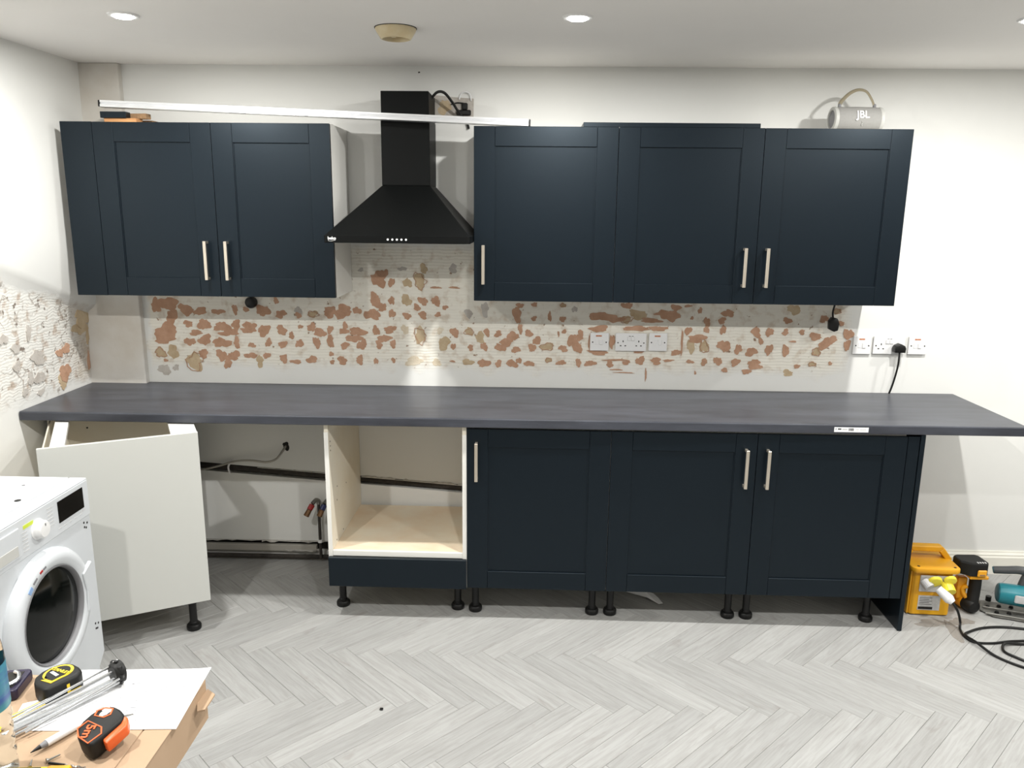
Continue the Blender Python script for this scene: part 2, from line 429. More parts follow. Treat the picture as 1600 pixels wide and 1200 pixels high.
def lay_planks():
    for m_ in range(-12, 13):
        for k in range(-90, 91):
            for kind in 'AB':
                if kind == 'A': a, b_ = a0+k*PW+m_*PL, b0+k*PW-m_*PL; la, lb = PL, PW
                else: a, b_ = a0+k*PW+m_*PL, b0+k*PW+PW-m_*PL; la, lb = PW, PL
                co = [((u+v)/R2, (u-v)/R2) for u, v in ((a, b_), (a+la, b_), (a+la, b_+lb), (a, b_+lb))]
                cx = sum(c[0] for c in co)/4; cy = sum(c[1] for c in co)/4
                if cx < XL-.4 or cx > XR+.4 or cy > .4 or cy < YF-.4: continue
                near = cy > -1.86 and cx < 2.98 - max(0, -cy-.3)*.45
                inside = all(XL+.004 <= c[0] <= XR-.004 and YF+.004 <= c[1] <= -.004 for c in co)
                # local frame: x along the plank
                ang = PI/4 if kind == 'A' else -PI/4
                if kind == 'A': org = Vector((co[0][0], co[0][1], 0)); sgn = -1
                else: org = Vector((co[0][0], co[0][1], 0)); sgn = 1
                # A runs +a with width +b (to the right of travel) ; B runs +b with width +a (to the left)
                Mx = Matrix.Translation(org) @ Matrix.Rotation(ang, 4, 'Z')
                if sgn < 0: Mx = Mx @ Matrix.Translation((0, -PW, 0))
                if inside and near:
                    o = bpy.data.objects.new('plank', shared); COL.objects.link(o); o.parent = floor; o.matrix_local = Mx
                    continue
                poly = [(g, g), (PL-g, g), (PL-g, PW-g), (g, PW-g)]
                if not inside:
                    def W_(p): return Mx @ Vector((p[0], p[1], 0))
                    for fn in (lambda p: W_(p).x-XL-.004, lambda p: XR-.004-W_(p).x, lambda p: -.004-W_(p).y, lambda p: W_(p).y-YF-.004):
                        poly = clip_poly(poly, fn)
                        if len(poly) < 3: break
                    if len(poly) < 3: continue
                    ar = abs(sum(poly[i][0]*poly[(i+1) % len(poly)][1]-poly[(i+1) % len(poly)][0]*poly[i][1] for i in range(len(poly))))/2
                    if ar < 2e-4: continue
                    if near:
                        o = bpy.data.objects.new('plank', plank_mesh('plank_cut', poly)); COL.objects.link(o); o.parent = floor; o.matrix_local = Mx
                        continue
                P = [Mx @ Vector((p[0], p[1], 0)) for p in poly]
                rest.faces.new([rest.verts.new(p) for p in P])
lay_planks()
rs_ = random.Random(21)
for X_, Y_, a_, b_, n_ in ((2.03, -.52, .075, .030, 0), (2.17, -.50, .05, .035, 0), (2.10, -.585, .03, .085, 0), (2.33, -.33, .09, .04, 0), (2.26, -.20, .06, .03, 0)):
    pts_ = []
    for i_ in range(26):
        t_ = 2*PI*i_/26; k_ = 1+.22*math.sin(2*t_+X_*9)+.15*math.sin(3*t_+Y_*7)+rs_.uniform(-.12, .12)
        pts_.append((X_+a_*k_*math.cos(t_), Y_+b_*k_*math.sin(t_)))
    o_ = obj('dust_smear', prism(bmesh.new(), pts_, 'z', .00005, .00025), M['smear'], floor); o_['kind'] = 'stuff'
ro = obj('plank_field', rest, M['plank'], floor); ro['kind'] = 'stuff'

ceiling = struct('ceiling', box(XL-.1, XR+.1, YF-.1, .12, CZ, CZ+.12), M['ceiling'])

# back wall: painted above, bared splashback, with the sloping chase cut across it
bw = bmesh.new()
def chz(x): return .509 - (x+1.37)*.0728          # upper edge of the chase
prism(bw, [(XL-.1, chz(XL-.1)), (.9, chz(.9)), (.9, .08), (XR+.1, .08), (XR+.1, CZ), (XL-.1, CZ)], 'y', 0, .05)
prism(bw, [(XL-.1, .10), (-.80, .10), (-.80, .095), (.9, .09), (.9, chz(.9)-.043), (XL-.1, chz(XL-.1)-.043)], 'y', 0, .05)
bx(bw, XL-.1, XR+.1, .045, .12, -.004, CZ)
bx(bw, .9, XR+.1, 0, .05, -.004, .081)
bx(bw, XL-.1, .9, .02, .05, -.004, .04)
wall_back = struct('wall_back', bw, M['wall_back'])
obj('chase_lining', tube(bmesh.new(), [(XL, .026, chz(XL)-.021), (.9, .026, chz(.9)-.021)], .019, 10, 1), M['chase'], wall_back, True)
obj('chase_backing', prism(bmesh.new(), [(XL, chz(XL)-.042), (.9, chz(.9)-.042), (.9, chz(.9)-.001), (XL, chz(XL)-.001)], 'y', .040, .0448), M['chase'], wall_back)
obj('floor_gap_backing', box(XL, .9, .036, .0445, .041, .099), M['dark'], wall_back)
# ragged lips along the chase and the hacked-off bottom edge
rg = random.Random(3)
def ragged(x0, x1, n, zf, h, name, mtl, up=1, y=-.004):
    top, bot = [], []
    for i in range(n+1):
        x = x0+(x1-x0)*i/n
        bot.append((x, zf(x))); top.append((x, zf(x)+up*h*rg.random()))
    bm = bmesh.new(); prism(bm, bot+list(reversed(top)), 'y', y, .006); obj(name, bm, mtl, wall_back)
ragged(-1.1, -.62, 26, lambda x: chz(x)-.004, .006, 'plaster_lip', M['plaster_edge'])
ragged(-.58, 0, 34, lambda x: chz(x)-.006, .012, 'plaster_lip', M['plaster_edge'])
ragged(-1.86, -1.1, 30, lambda x: .099, -.008, 'plaster_lip', M['plaster_edge'])
ragged(-1.1, -.62, 22, lambda x: .101, -.014, 'plaster_lip', M['plaster_edge'])
ragged(-.98, -.80, 12, lambda x: .052, -.016, 'plaster_lip', M['plaster_edge'], y=-.008)
obj('skirting_remnant', box(-1.88, -.82, -.004, .019, .040, .076, .003), M['cable_grey'], wall_back)
obj('floor_pipe', tube(bmesh.new(), [(-1.88, -.024, .024), (.7, -.024, .024)], .011, 10, 1), M['chase'], wall_back, True)
# corner boxing
struct('trim_1', box(XL-.02, -1.605, -.035, 0.01, 0, CZ, .003), mat('stained_boxing', (.74, .735, .71), .8, col2=(.60, .56, .50), vscale=2.6, bump=.1))

# left wall: thicker plaster above, tapering in along a sloping line
lw = bmesh.new(); rows = []
ys = [.12, 0, -.15, -.3, -.45, -.6, -.8, -1.0, -1.4, -2, -3, YF-.1]
for y in ys:
    yc = max(-1.2, min(0, y)); zb, zt = 1.235-.28*yc, 1.285-.38*yc
    prof = [(-1.885, -.004), (-1.873, .92), (-1.858, zb), (-1.850, zb+(zt-zb)*.35), (-1.824, zb+(zt-zb)*.7), (-1.812, zt), (-1.795, zt+.2), (-1.782, CZ)]
    rows.append([lw.verts.new((x, y, z)) for x, z in prof] + [lw.verts.new((-2.0, y, CZ)), lw.verts.new((-2.0, y, -.004))])
for A, B in zip(rows, rows[1:]):
    n = len(A)
    for i in range(n): lw.faces.new((A[i], A[(i+1) % n], B[(i+1) % n], B[i]))
lw.faces.new(rows[0]); lw.faces.new(list(reversed(rows[-1])))
bmesh.ops.recalc_face_normals(lw, faces=lw.faces)
wall_left = struct('wall_left', lw, M['wall_left'], smooth=True)
struct('wall_right', box(XR, XR+.1, YF-.1, .12, -.004, CZ), M['far_paint'])
struct('wall_front', box(XL-.1, XR+.1, YF-.1, YF, -.004, CZ), M['far_paint'])

# skirting to the right of the run
bb = bmesh.new()
prism(bb, [(0, 0), (-.018, 0), (-.018, .088), (-.014, .094), (-.014, .102), (-.008, .110), (-.006, .118), (0, .118)], 'x', 1.9, XR)
struct('baseboard_back', bb, mat('skirting_paint', (.80, .78, .70), .5, var=.1, vscale=7))

# bare plaster patches on the two walls
def blob(r1, r2, rnd, n=24):
    ph = [rnd.uniform(0, 2*PI) for _ in range(4)]; out = []
    for i in range(n):
        t = 2*PI*i/n
        k = 1 + .17*math.sin(2*t+ph[0]) + .13*math.sin(3*t+ph[1]) + .10*math.sin(5*t+ph[2]) + .06*math.sin(9*t+ph[3]) + rnd.uniform(-.09, .09)
        out.append((r1*k*math.cos(t), r2*k*math.sin(t)))
    return out
PATCHES = {
    'p': [
        (-1541,1289,27,33), (-1482,1300,48,39), (-1468,1237,29,38), (-1503,1164,58,44), (-1511,1130,54,24), (-1397,1272,38,29), (-1330,1265,33,21), (-1244,1264,32,15), 
        (-1161,1275,15,24), (-1108,1276,14,14), (-1026,1272,33,31), (-961,1321,13,18), (-941,1256,27,21), (-857,1252,17,15), (-705,1271,34,28), (-642,1272,43,36), 
        (-575,1278,21,19), (-488,1331,27,33), (-460,1298,27,23), (-504,1260,38,29), (-409,1328,14,24), (-408,1266,16,23), (-260,1327,24,21), (-289,1296,16,19), 
        (-198,1327,24,23), (-337,1255,19,19), (-261,1260,22,19), (-189,1264,14,14), (-155,1298,14,12), (-1393,1204,24,17), (-1316,1201,31,31), (-1358,1161,34,14), 
        (-1316,1128,31,28), (-1390,1117,27,21), (-1229,1192,37,27), (-1161,1203,24,24), (-1197,1164,48,18), (-1235,1114,44,27), (-1162,1115,16,29), (-1094,1194,31,27), 
        (-1105,1175,34,15), (-1027,1176,32,30), (-1090,1104,18,13), (-1008,1118,16,22), (-942,1179,24,25), (-939,1109,20,20), (-895,1153,15,17), (-850,1197,12,11), 
        (-858,1115,19,22), (-796,1195,21,23), (-757,1170,27,25), (-774,1121,20,27), (-708,1185,16,20), (-709,1129,20,30), (-635,1205,15,17), (-641,1178,23,17), 
        (-574,1177,39,24), (-594,1143,38,20), (-639,1108,21,19), (-557,1114,25,27), (-487,1183,19,23), (-420,1189,29,21), (-450,1145,34,21), (-474,1115,17,21), 
        (-407,1119,17,19), (-1515,1024,14,7), (-1328,1059,27,22), (-1239,1051,29,28), (-1181,1051,33,24), (-1212,1016,21,29), (-1098,1053,30,16), (-1020,1054,18,16), 
        (-938,1040,22,21), (-880,1026,34,10), (-802,1037,28,19), (-706,1066,15,10), (-703,1027,10,14), (-654,1035,25,22), (-569,1039,20,22), (-491,1035,11,18), 
        (-406,1040,10,14), (186,1269,24,38), (200,1312,17,14), (268,1317,13,13), (267,1251,14,12), (341,1261,11,21), (403,1250,19,12), (588,1265,62,24), 
        (655,1251,42,14), (704,1318,26,17), (820,1249,56,12), (908,1274,47,31), (934,1312,24,17), (870,1283,33,12), (990,1320,17,7), (1048,1299,10,17), 
        (1012,1263,9,8), (1179,1287,28,21), (1153,1253,19,17), (1161,1210,14,26), (1084,1243,17,24), (1083,1209,17,15), (-111,1179,21,25), (-117,1111,12,18), 
        (44,1181,15,21), (30,1113,19,20), (-34,1107,15,15), (97,1175,17,18), (164,1163,33,24), (135,1134,34,22), (107,1109,27,19), (183,1100,21,17), 
        (203,1202,13,24), (244,1179,18,20), (283,1145,24,19), (260,1111,17,24), (408,1109,24,16), (455,1143,26,39), (487,1172,19,27), (479,1110,27,20), 
        (411,1191,13,10), (385,1179,5,15), (576,1207,43,19), (751,1210,57,15), (855,1211,42,14), (640,1146,13,39), (575,1092,48,14), (765,1099,29,8), 
        (946,1097,26,15), (971,1150,6,57), (535,1144,8,48), (997,1203,19,19), (1041,1166,47,21), (1171,1132,31,32), (-121,1039,15,5), (30,1032,31,22), 
        (100,1031,15,20), (165,1032,29,20), (198,1047,13,16), (247,1033,24,15), (400,1040,24,13), (483,1042,15,20), (539,1039,28,15), (633,1037,19,18), 
        (711,1045,19,12), (777,1056,24,20), (853,1055,27,18), (910,1058,29,6), (662,1057,58,5), (703,996,48,3), (664,1010,38,3), (1014,1054,19,9), 
        (1042,1000,6,8), (807,988,5,30), (1238,1117,19,24), (1301,1105,29,23), (1317,1200,23,26), (1342,1158,12,19), (1379,1201,18,23), (1383,1117,19,27), 
        (1454,1202,16,17), (1462,1113,20,26), (1531,1203,15,12), (1494,1158,14,6), (1595,1183,33,18), (1668,1168,31,21), (1640,1142,29,22), (1748,1196,23,30), 
        (1748,1143,14,32), (1081,1054,14,19), (1146,1058,23,19), (1230,1054,21,21), (1181,1016,13,15), (1316,1047,31,24), (1338,1033,21,13), (1285,1010,21,15), 
        (1522,1039,18,9), (1677,1055,10,9), (1460,1257,22,15), (1628,1267,19,21), (1712,1247,14,12), (-470,1425,36,38), (-408,1413,17,21), (-198,1392,24,6), 
        (-112,1393,24,6), (-441,1454,19,24), ],
    't': [
        (-787,1258,25,17), (-338,1330,26,28), (-276,1162,28,39), (-162,1125,29,34), (-1537,1061,28,24), (-1477,1067,31,32), (-1374,1018,42,45), (-1055,1024,19,30), 
        (403,1316,14,11), (758,1276,47,23), (702,1252,28,17), (-162,1125,27,34), (-42,1184,21,19), (11,1156,24,27), (331,1117,31,21), (1014,1127,21,34), 
        (1077,1128,21,34), (-47,1036,27,18), (339,1052,15,14), (1081,1053,16,17), (1607,1109,22,19), (1481,1006,25,17), (1593,1051,17,14), (1486,1309,36,23), 
        (1686,1304,20,12), (-332,1412,21,24), (-274,1422,29,38), (-254,1480,19,24), ],
    'g': [
        (-856,1274,19,21), (-1526,977,31,28), (-1469,988,15,18), (458,1298,13,17), (34,1291,21,34), (-44,1271,19,24), (-116,1481,21,21), (-551,1471,12,11), 
        (-354,1478,21,11), ],
    'c': [
        (-348,1190,19,24), (-180,1187,17,16), (-307,1037,48,22), (-198,1031,25,17), ],
}
LEFT_PATCHES = [(-77, 1250, 70, 45, 't'), (-107, 1190, 62, 26, 't'), (-226, 1116, 31, 20, 'p'), (-247, 1010, 50, 32, 'p'), (-269, 973, 35, 30, 't'), (-438, 1113, 49, 30, 'g'), (-579, 1177, 25, 21, 'g'), (-498, 1034, 22, 26, 'g'), (-436, 1025, 35, 26, 'g'), (-278, 1104, 24, 20, 'p'), (-488, 1230, 17, 30, 'g'), (-654, 1227, 27, 20, 'g'), (-582, 1102, 22, 22, 'g'), (-437, 960, 25, 12, 'g'), (-544, 986, 17, 19, 'g'), (-48, 1150, 10, 50, 't'), (-50, 1027, 9, 51, 'p')]

PM = {'p': M['pink'], 't': M['tan'], 'g': M['greyp'], 'c': M['creamp']}
def lay_patches():
    rnd = random.Random(11); i = 0
    for kind in 'gctp':
        for X, Z, rx, rz in PATCHES[kind]:
            i += 1
            bm = bmesh.new()
            prism(bm, [(X/1000+u, Z/1000+v) for u, v in blob(max(rx, 3)/1000*.94, max(rz, 3)/1000*.92, rnd)], 'y', -.0010-.00001*i, .004)
            obj('bare_plaster_patch', bm, PM[kind], wall_back)
    # rim of torn skim around the tan patches is left as thin flakes
    for X, Z, rx, rz in PATCHES['t'][::2]:
        bm = bmesh.new(); arc_strip(bm, [(X/1000+u, Z/1000+v) for u, v in blob(max(rx, 3)/1000*.97, max(rz, 3)/1000*.95, rnd)], .003, 'y', -.0042, -.0008)
        obj('torn_skim_rim', bm, M['pink'], wall_back)
    for j, (Y, Z, ry, rz, c) in enumerate(LEFT_PATCHES):
        # follow the wall's slope at that height
        x = -1.873 + (Z/1000-.92)*.04 if Z < 1240 else -1.856
        bm = bmesh.new(); out = blob(ry/1000, rz/1000, rnd)
        prism(bm, [(Y/1000+u, Z/1000+v) for u, v in out], 'x', x-.02, x+.0022+.00004*j)
        obj('bare_plaster_patch', bm, PM[c], wall_left)
lay_patches()
# rough patch with cable ends high on the wall behind the hood
obj('bare_plaster_patch', prism(bmesh.new(), [(-.195, 2.16), (-.02, 2.15), (-.018, 2.238), (-.10, 2.243), (-.195, 2.252)], 'y', -.0022, .004), M['greyp'], wall_back)
obj('bare_plaster_patch', prism(bmesh.new(), [(u-.15, v+2.20) for u, v in blob(.03, .03, rg)], 'y', -.003, .004), M['tan'], wall_back)
# dark marks along the ceiling line are small drilled holes
obj('drilled_hole', prism(bmesh.new(), [(u-.262, v+2.348) for u, v in blob(.004, .004, rg, 10)], 'y', -.0012, .004), M['dark'], wall_back)
# hole with a cable under the worktop
obj('cable_hole', prism(bmesh.new(), [(u-.95, v+.60) for u, v in blob(.017, .02, rg, 16)], 'y', -.0012, .004), M['dark'], wall_back)

# ================================================================== LAMPS
def downlight(x, y, label):
    t = thing('downlight', label, 'ceiling light', (x, y, CZ), 0, 'recessed ceiling lamps')
    bm = bmesh.new(); lathe(bm, [(.036, -.002), (.036, -.006), (.046, -.006), (.050, -.001), (.050, 0), (.036, 0)], 28, cap=False)
    obj('bezel', bm, M['white'], t, True)
    bm = bmesh.new(); lathe(bm, [(.0355, -.0005), (.0355, -.005), (.028, -.010), (.012, -.012)], 24)
    obj('bulb', bm, M['bulb'], t, True)
    ld = bpy.data.lights.new('lamp_light', 'AREA'); ld.energy = LAMP_W; ld.color = LAMP_COL
    ld.shape = 'DISK'; ld.size = .065
    lo = bpy.data.objects.new('lamp_light', ld); COL.objects.link(lo); lo.parent = t; lo.location = (0, 0, -.0135)
names = {(0, 0): 'lit recessed ceiling lamp above the left pair of wall cupboards', (1, 0): 'lit recessed ceiling lamp above the middle wall cupboards',
         (2, 0): 'lit recessed ceiling lamp beyond the speaker cupboard', (3, 0): 'lit recessed ceiling lamp over the bare wall past the saw', (0, 1): 'lit recessed ceiling lamp over the cardboard carton'}
for j, y in enumerate(LAMP_Y):
    for i, x in enumerate(LAMP_X):
        downlight(x, y, names.get((i, j), 'lit recessed ceiling lamp out over the open floor'))

# smoke alarm base
t = thing('smoke_alarm', 'yellowed round smoke alarm base on the ceiling', 'smoke alarm', (-.238, -.76, CZ))
bm = bmesh.new(); lathe(bm, [(.072, 0), (.072, -.006), (.069, -.012), (.054, -.036), (.048, -.038), (.046, -.032), (.046, -.012)], 32, cap=False)
obj('body', bm, M['alarm'], t, True)
bm = bmesh.new(); lathe(bm, [(.046, -.014), (.046, -.016)], 24); obj('inner_plate', bm, M['alarm_in'], t)
for k in range(3):
    a = k*2.1; obj('terminal', box(.02*math.cos(a)-.008, .02*math.cos(a)+.008, .02*math.sin(a)-.005, .02*math.sin(a)+.005, -.028, -.015, .001), M['alarm'], t)
bm = bmesh.new(); lathe(bm, [(.0745, 0), (.0745, -.002)], 32); obj('gap_ring', bm, M['dark'], t)

# ================================================================== CABINETS
SKEW = -.0095
def base_xy(x): return (x, SKEW*(x-.3), 0)

def bar_handle(parent, x, z0, z1, yf):
    """square bar handle standing off the door face at y=yf (front is -y)"""
    h = obj('handle', box(x-.0065, x+.0065, yf-.036, yf-.026, z0, z1, .0012), M['nickel'], parent)
    return h

def add_posts(parent, x, z0, z1, yf):
    for z in (z0+.006, z1-.006):
        obj('handle_post', box(x-.005, x+.005, yf-.0262, yf, z-.005, z+.005), M['nickel'], parent)

def shaker_door(t, x0, x1, z0, z1, yf, hx=None, hz=None, fr=.0875):
    """yf: front face. the recessed panel is the door part; frame members and handle are its sub-parts"""
    g = .0010; x0 += g; x1 -= g; z0 += g; z1 -= g
    th = .019
    d = obj('door', box(x0+.02, x1-.02, yf+.007, yf+th, z0+.02, z1-.02), M['navy'], t)
    for a, b in ((x0, x0+fr), (x1-fr, x1)):
        obj('stile', box(a, b, yf, yf+th, z0, z1, .0012), M['navy'], d)
    for a, b in ((z0, z0+fr-.008), (z1-fr+.008, z1)):
        obj('rail', box(x0+fr+.0004, x1-fr-.0004, yf+.0003, yf+th, a, b, .0012), M['navy'], d)
    # small bead around the panel
    for (a, b, c, e) in ((x0+fr, x0+fr+.004, z0+fr-.008, z1-fr+.008), (x1-fr-.004, x1-fr, z0+fr-.008, z1-fr+.008)):
        obj('bead', box(a, b, yf+.004, yf+.0075, c, e), M['navy'], d)
    if hx is not None:
        bar_handle(d, hx, hz[0], hz[1], yf); add_posts(d, hx, hz[0], hz[1], yf)
    return d

def wall_unit(x0, x1, z0, z1, hx, label):
    t = thing('wall_cabinet', label, 'cabinet', (x0, 0, z0), 0, 'wall cupboards')
    w, h = x1-x0, z1-z0; D = -.300
    bm = bmesh.new()
    bx(bm, .0005, .018, D, -.002, 0, h, .0006); bx(bm, w-.018, w-.0005, D, -.002, 0, h, .0006)
    bx(bm, .018, w-.018, D, -.002, 0, .018); bx(bm, .018, w-.018, D, -.002, h-.018, h)
    bx(bm, .018, w-.018, -.012, -.004, .018, h-.018)
    obj('carcass', bm, M['carcass'], t)
    shaker_door(t, 0, w, 0, h, D-.0215, hx-x0, (.074, .239))
    return t
ZL0, ZL1 = 1.372, 2.097
ZR0, ZR1 = 1.368, 2.092
wall_unit(-1.594, -1.094, ZL0, ZL1, -1.141, 'navy wall cupboard next to the filler, handle on its right edge')
wall_unit(-1.094, -.594, ZL0, ZL1, -1.052, 'navy wall cupboard beside the hood with white end showing')
wall_unit(.004, .604, ZR0, ZR1, .046, 'navy wall cupboard beside the hood with handle on its left edge')
wall_unit(.604, 1.202, ZR0, ZR1, 1.150, 'navy wall cupboard under the loose dark board')
wall_unit(1.202, 1.803, ZR0, ZR1, 1.243, 'navy wall cupboard carrying the grey speaker')
f = obj('filler_board', box(-1.729, -1.5955, -.319, -.300, ZL0, ZL1, .001), M['navy'])
tag(f, 'narrow plain navy filler panel between wall cupboard and left wall', 'panel')

def leg_bm(h):
    bm = bmesh.new()
    lathe(bm, [(.016, 0), (.028, 0), (.030, .004), (.030, .018), (.026, .024), (.018, .026), (.018, .034), (.0155, .036), (.0155, h-.022), (.021, h-.02), (.026, h-.004), (.026, h)], 18)
    return bm
def legs(t, pts, h):
    me = None
    for x, y in pts:
        if me is None:
            o = obj('leg', leg_bm(h), M['black'], t, True, (x, y, 0)); me = o.data
        else:
            o = bpy.data.objects.new('leg', me); COL.objects.link(o); o.parent = t; o.location = (x, y, 0)

BZ0, BZ1 = .150, .872
YF_B = -.580
def base_unit(x0, w, hx, label, hz):
    t = thing('base_cabinet', label, 'cabinet', base_xy(x0), SKEW, 'base cupboards')
    D = -.560
    bm = bmesh.new()
    bx(bm, .0005, .018, D, -.045, BZ0, BZ1); bx(bm, w-.018, w-.0005, D, -.045, BZ0, BZ1)
    bx(bm, .018, w-.018, D, -.045, BZ0, BZ0+.018); bx(bm, .018, w-.018, D, D+.1, BZ1-.018, BZ1)
    bx(bm, .018, w-.018, -.145, -.045, BZ1-.018, BZ1); bx(bm, .018, w-.018, -.085, -.077, BZ0+.018, BZ1-.018)
    obj('carcass', bm, M['carcass'], t)
    shaker_door(t, 0, w, BZ0, BZ1-.004, YF_B, hx-x0, hz)
    legs(t, ((.03, -.49), (w-.05, -.49), (.03, -.12), (w-.05, -.12)), BZ0)
    return t
base_unit(-.002, .6, .040, 'navy base cupboard beside the open oven housing', (.647, .812))
base_unit(.598, .6, 1.152, 'navy base cupboard in the middle of the base row, handle on its right edge', (.640, .805))
base_unit(1.198, .605, 1.240, 'navy base cupboard at the end panel, handle on its left edge', (.640, .805))
f = obj('filler_strip', box(0, .047, -.578, -.560, BZ0, BZ1-.004, .001), M['navy'], None, False, base_xy(1.8045), (0, 0, SKEW))
tag(f, 'narrow navy filler strip beside the base end panel', 'panel')
f = obj('end_panel', box(0, .0185, -.582, -.02, 0.001, .876, .001), M['navy'], None, False, base_xy(1.8535), (0, 0, SKEW))
tag(f, 'tall navy end panel closing the base row beside the yellow transformer', 'panel')

# open oven housing
t = thing('oven_housing', 'open white oven housing without an oven, navy front below', 'cabinet', base_xy(-.602), SKEW)
obj('side_panel', box(0, .018, -.572, -.012, BZ0, BZ1, .0006), M['inside'], t)
obj('side_panel', box(.5815, .5995, -.572, -.012, BZ0, BZ1, .0006), M['inside'], t)
obj('edge_band', box(.0, .018, -.5745, -.5722, BZ0, .838), M['carcass'], t); obj('edge_band', box(.5815, .5995, -.5745, -.5722, BZ0, .838), M['carcass'], t)
sh = obj('shelf', box(.0182, .5813, -.560, -.03, .290, .308), M['shelf'], t)
obj('shelf_lip', box(.0182, .5813, -.5735, -.5605, .284, .308, .0008), M['carcass'], t)
obj('base_panel', box(.0182, .5813, -.56, -.02, BZ0, BZ0+.018), M['inside'], t)
obj('back_rail', box(.0182, .5813, -.075, -.057, BZ0+.0185, .289), M['inside'], t)
obj('front_panel', box(.002, .5985, -.594, -.575, BZ0, .283, .0015), M['navy'], t)
for k, (y, z) in enumerate(((-.545, .79), (-.545, .77), (-.545, .75), (-.46, .56), (-.47, .50), (-.30, .52), (-.38, .325), (-.50, .325))):
    obj('screw_hole', cyl(bmesh.new(), (.0175, y, z), (.0186, y, z), .0035, 10), M['dark'], t)
legs(t, ((.03, -.475), (.55, -.475), (.03, -.12), (.55, -.12)), BZ0)

# loose white base carcass pulled out at an angle under the worktop
t = thing('carcass_unit', 'white base carcass pulled out askew under the worktop end', 'cabinet', (-1.570, -.975, 0), math.radians(28))
z0, z1 = .140, .872
obj('side_panel', box(0, .56, 0, .018, z0, z1, .0006), mat('white_panel', (.56, .565, .535), .33), t)
obj('side_panel', box(0, .56, .582, .600, z0, z1, .0006), M['inside'], t)
obj('base_panel', box(0, .56, .0182, .5818, z0, z0+.018), M['inside'], t)
obj('back_panel', box(.012, .018, .0182, .5818, z0+.0185, z1-.02), M['inside'], t)
obj('rail', box(.042, .092, .0182, .5818, z1-.018, z1, .0006), M['carcass'], t)
obj('rail', box(.462, .558, .0182, .5818, z1-.018, z1, .0006), M['carcass'], t)
for x, z in ((.14, .84), (.34, .835), (.15, .79), (.20, .70), (.40, .70)):
    obj('screw_hole', cyl(bmesh.new(), (x, .5815, z), (x, .5808, z), .004, 10), M['dark'], t)
legs(t, ((.49, .05), (.07, .05), (.49, .55), (.07, .55)), z0)

# worktop with its product sticker
wt = bmesh.new()
fy = -.600; z1 = .9160; z0 = .878
arc = [(fy+.006-.006*math.cos(a), z1-.006+.006*math.sin(a)) for a in (0, .4, .8, 1.2, PI/2)]
prof = [(-.036, z0), (fy+.002, z0), (fy, z0+.002)] + arc + [(-.036, z1)]
prism(wt, prof, 'x', -1.868, 2.270)
bx(wt, -1.603, 2.270, -.0362, -.002, z0, z1)
worktop = obj('worktop', wt, M['worktop'], None)
tag(worktop, 'long dark grey slate-effect worktop lying along the whole base row', 'worktop')
st = obj('sticker', box(1.492, 1.630, fy-.0006, fy+.0002, .8855, .9055), M['paper'], worktop)
bmk = bmesh.new()
for a, b in ((1.497, 1.500), (1.506, 1.520)): bx(bmk, a, b, fy-.0009, fy-.0005, .8955, .9005)
rb = random.Random(5); x = 1.550
while x < 1.572:
    w = rb.choice((.0008, .0015, .0022)); bx(bmk, x, x+w, fy-.0009, fy-.0005, .891, .902); x += w+rb.choice((.001, .0018))
obj('print', bmk, M['black'], st)['kind'] = 'stuff'
bmk = bmesh.new()
for k in range(3): bx(bmk, 1.578, 1.590, fy-.0009, fy-.0005, .892+.0035*k, .8935+.0035*k); bx(bmk, 1.596, 1.620, fy-.0009, fy-.0005, .892+.0035*k, .8935+.0035*k)
bx(bmk, 1.524, 1.545, fy-.0009, fy-.0005, .894, .9005)
obj('print', bmk, M['silver'], st)['kind'] = 'stuff'

# ================================================================== COOKER HOOD
t = thing('cooker_hood', 'matt black pyramid cooker hood between the wall cupboards', 'cooker hood', (-.2955, 0, 1.617))
hw = .298
b2 = bmesh.new()
prism(b2, rrect(2*hw, .490, .012, 4, 0, -.247), 'z', 0, .030, .0015)
lip = obj('front_lip', b2, M['hood'], t)
b2 = bmesh.new()
A = [(-hw+.004, -.488, .030), (hw-.004, -.488, .030), (hw-.004, -.004, .030), (-hw+.004, -.004, .030)]
B = [(-.103, -.226, .234), (.105, -.226, .234), (.105, -.004, .234), (-.103, -.004, .234)]
va = [b2.verts.new(p) for p in A]; vb = [b2.verts.new(p) for p in B]
for i in range(4): b2.faces.new((va[i], va[(i+1) % 4], vb[(i+1) % 4], vb[i]))
b2.faces.new(vb); b2.faces.new(list(reversed(va)))
bmesh.ops.recalc_face_normals(b2, faces=b2.faces)
bmesh.ops.bevel(b2, geom=[e for e in b2.edges if abs(e.verts[0].co.z-e.verts[1].co.z) > .1], offset=.003, segments=2, affect='EDGES')
obj('canopy', b2, M['hood'], t)
obj('chimney_lower', box(-.103, .105, -.226, -.004, .2342, .510, .002), M['hood'], t)
obj('chimney_upper', box(-.101, .103, -.224, -.006, .5102, .622, .002), M['hood'], t)
bm = bmesh.new()
for k in range(2): bx(bm, -.27+.28*k, -.01+.28*k, -.44, -.06, -.003, .0005)
obj('grease_filter', bm, M['steel'], t)
for k in range(5):
    obj('button', cyl(bmesh.new(), (-.036+.0185*k, -.4915, .015), (-.036+.0185*k, -.4945, .015), .0042, 12), M['white'], lip)
bm = text_bm('beko', .017, .0004, .0004, Matrix.Translation((-hw+.034, -.4925, .018)) @ FRONT)
obj('logo', bm, M['white'], lip)
bm = bmesh.new(); tube(bm, [(-hw+.018, -.4924, .0085), (-hw+.030, -.4924, .0065), (-hw+.049, -.4924, .0105)], .0006, 6, 6); obj('logo_swoosh', bm, M['white'], lip)
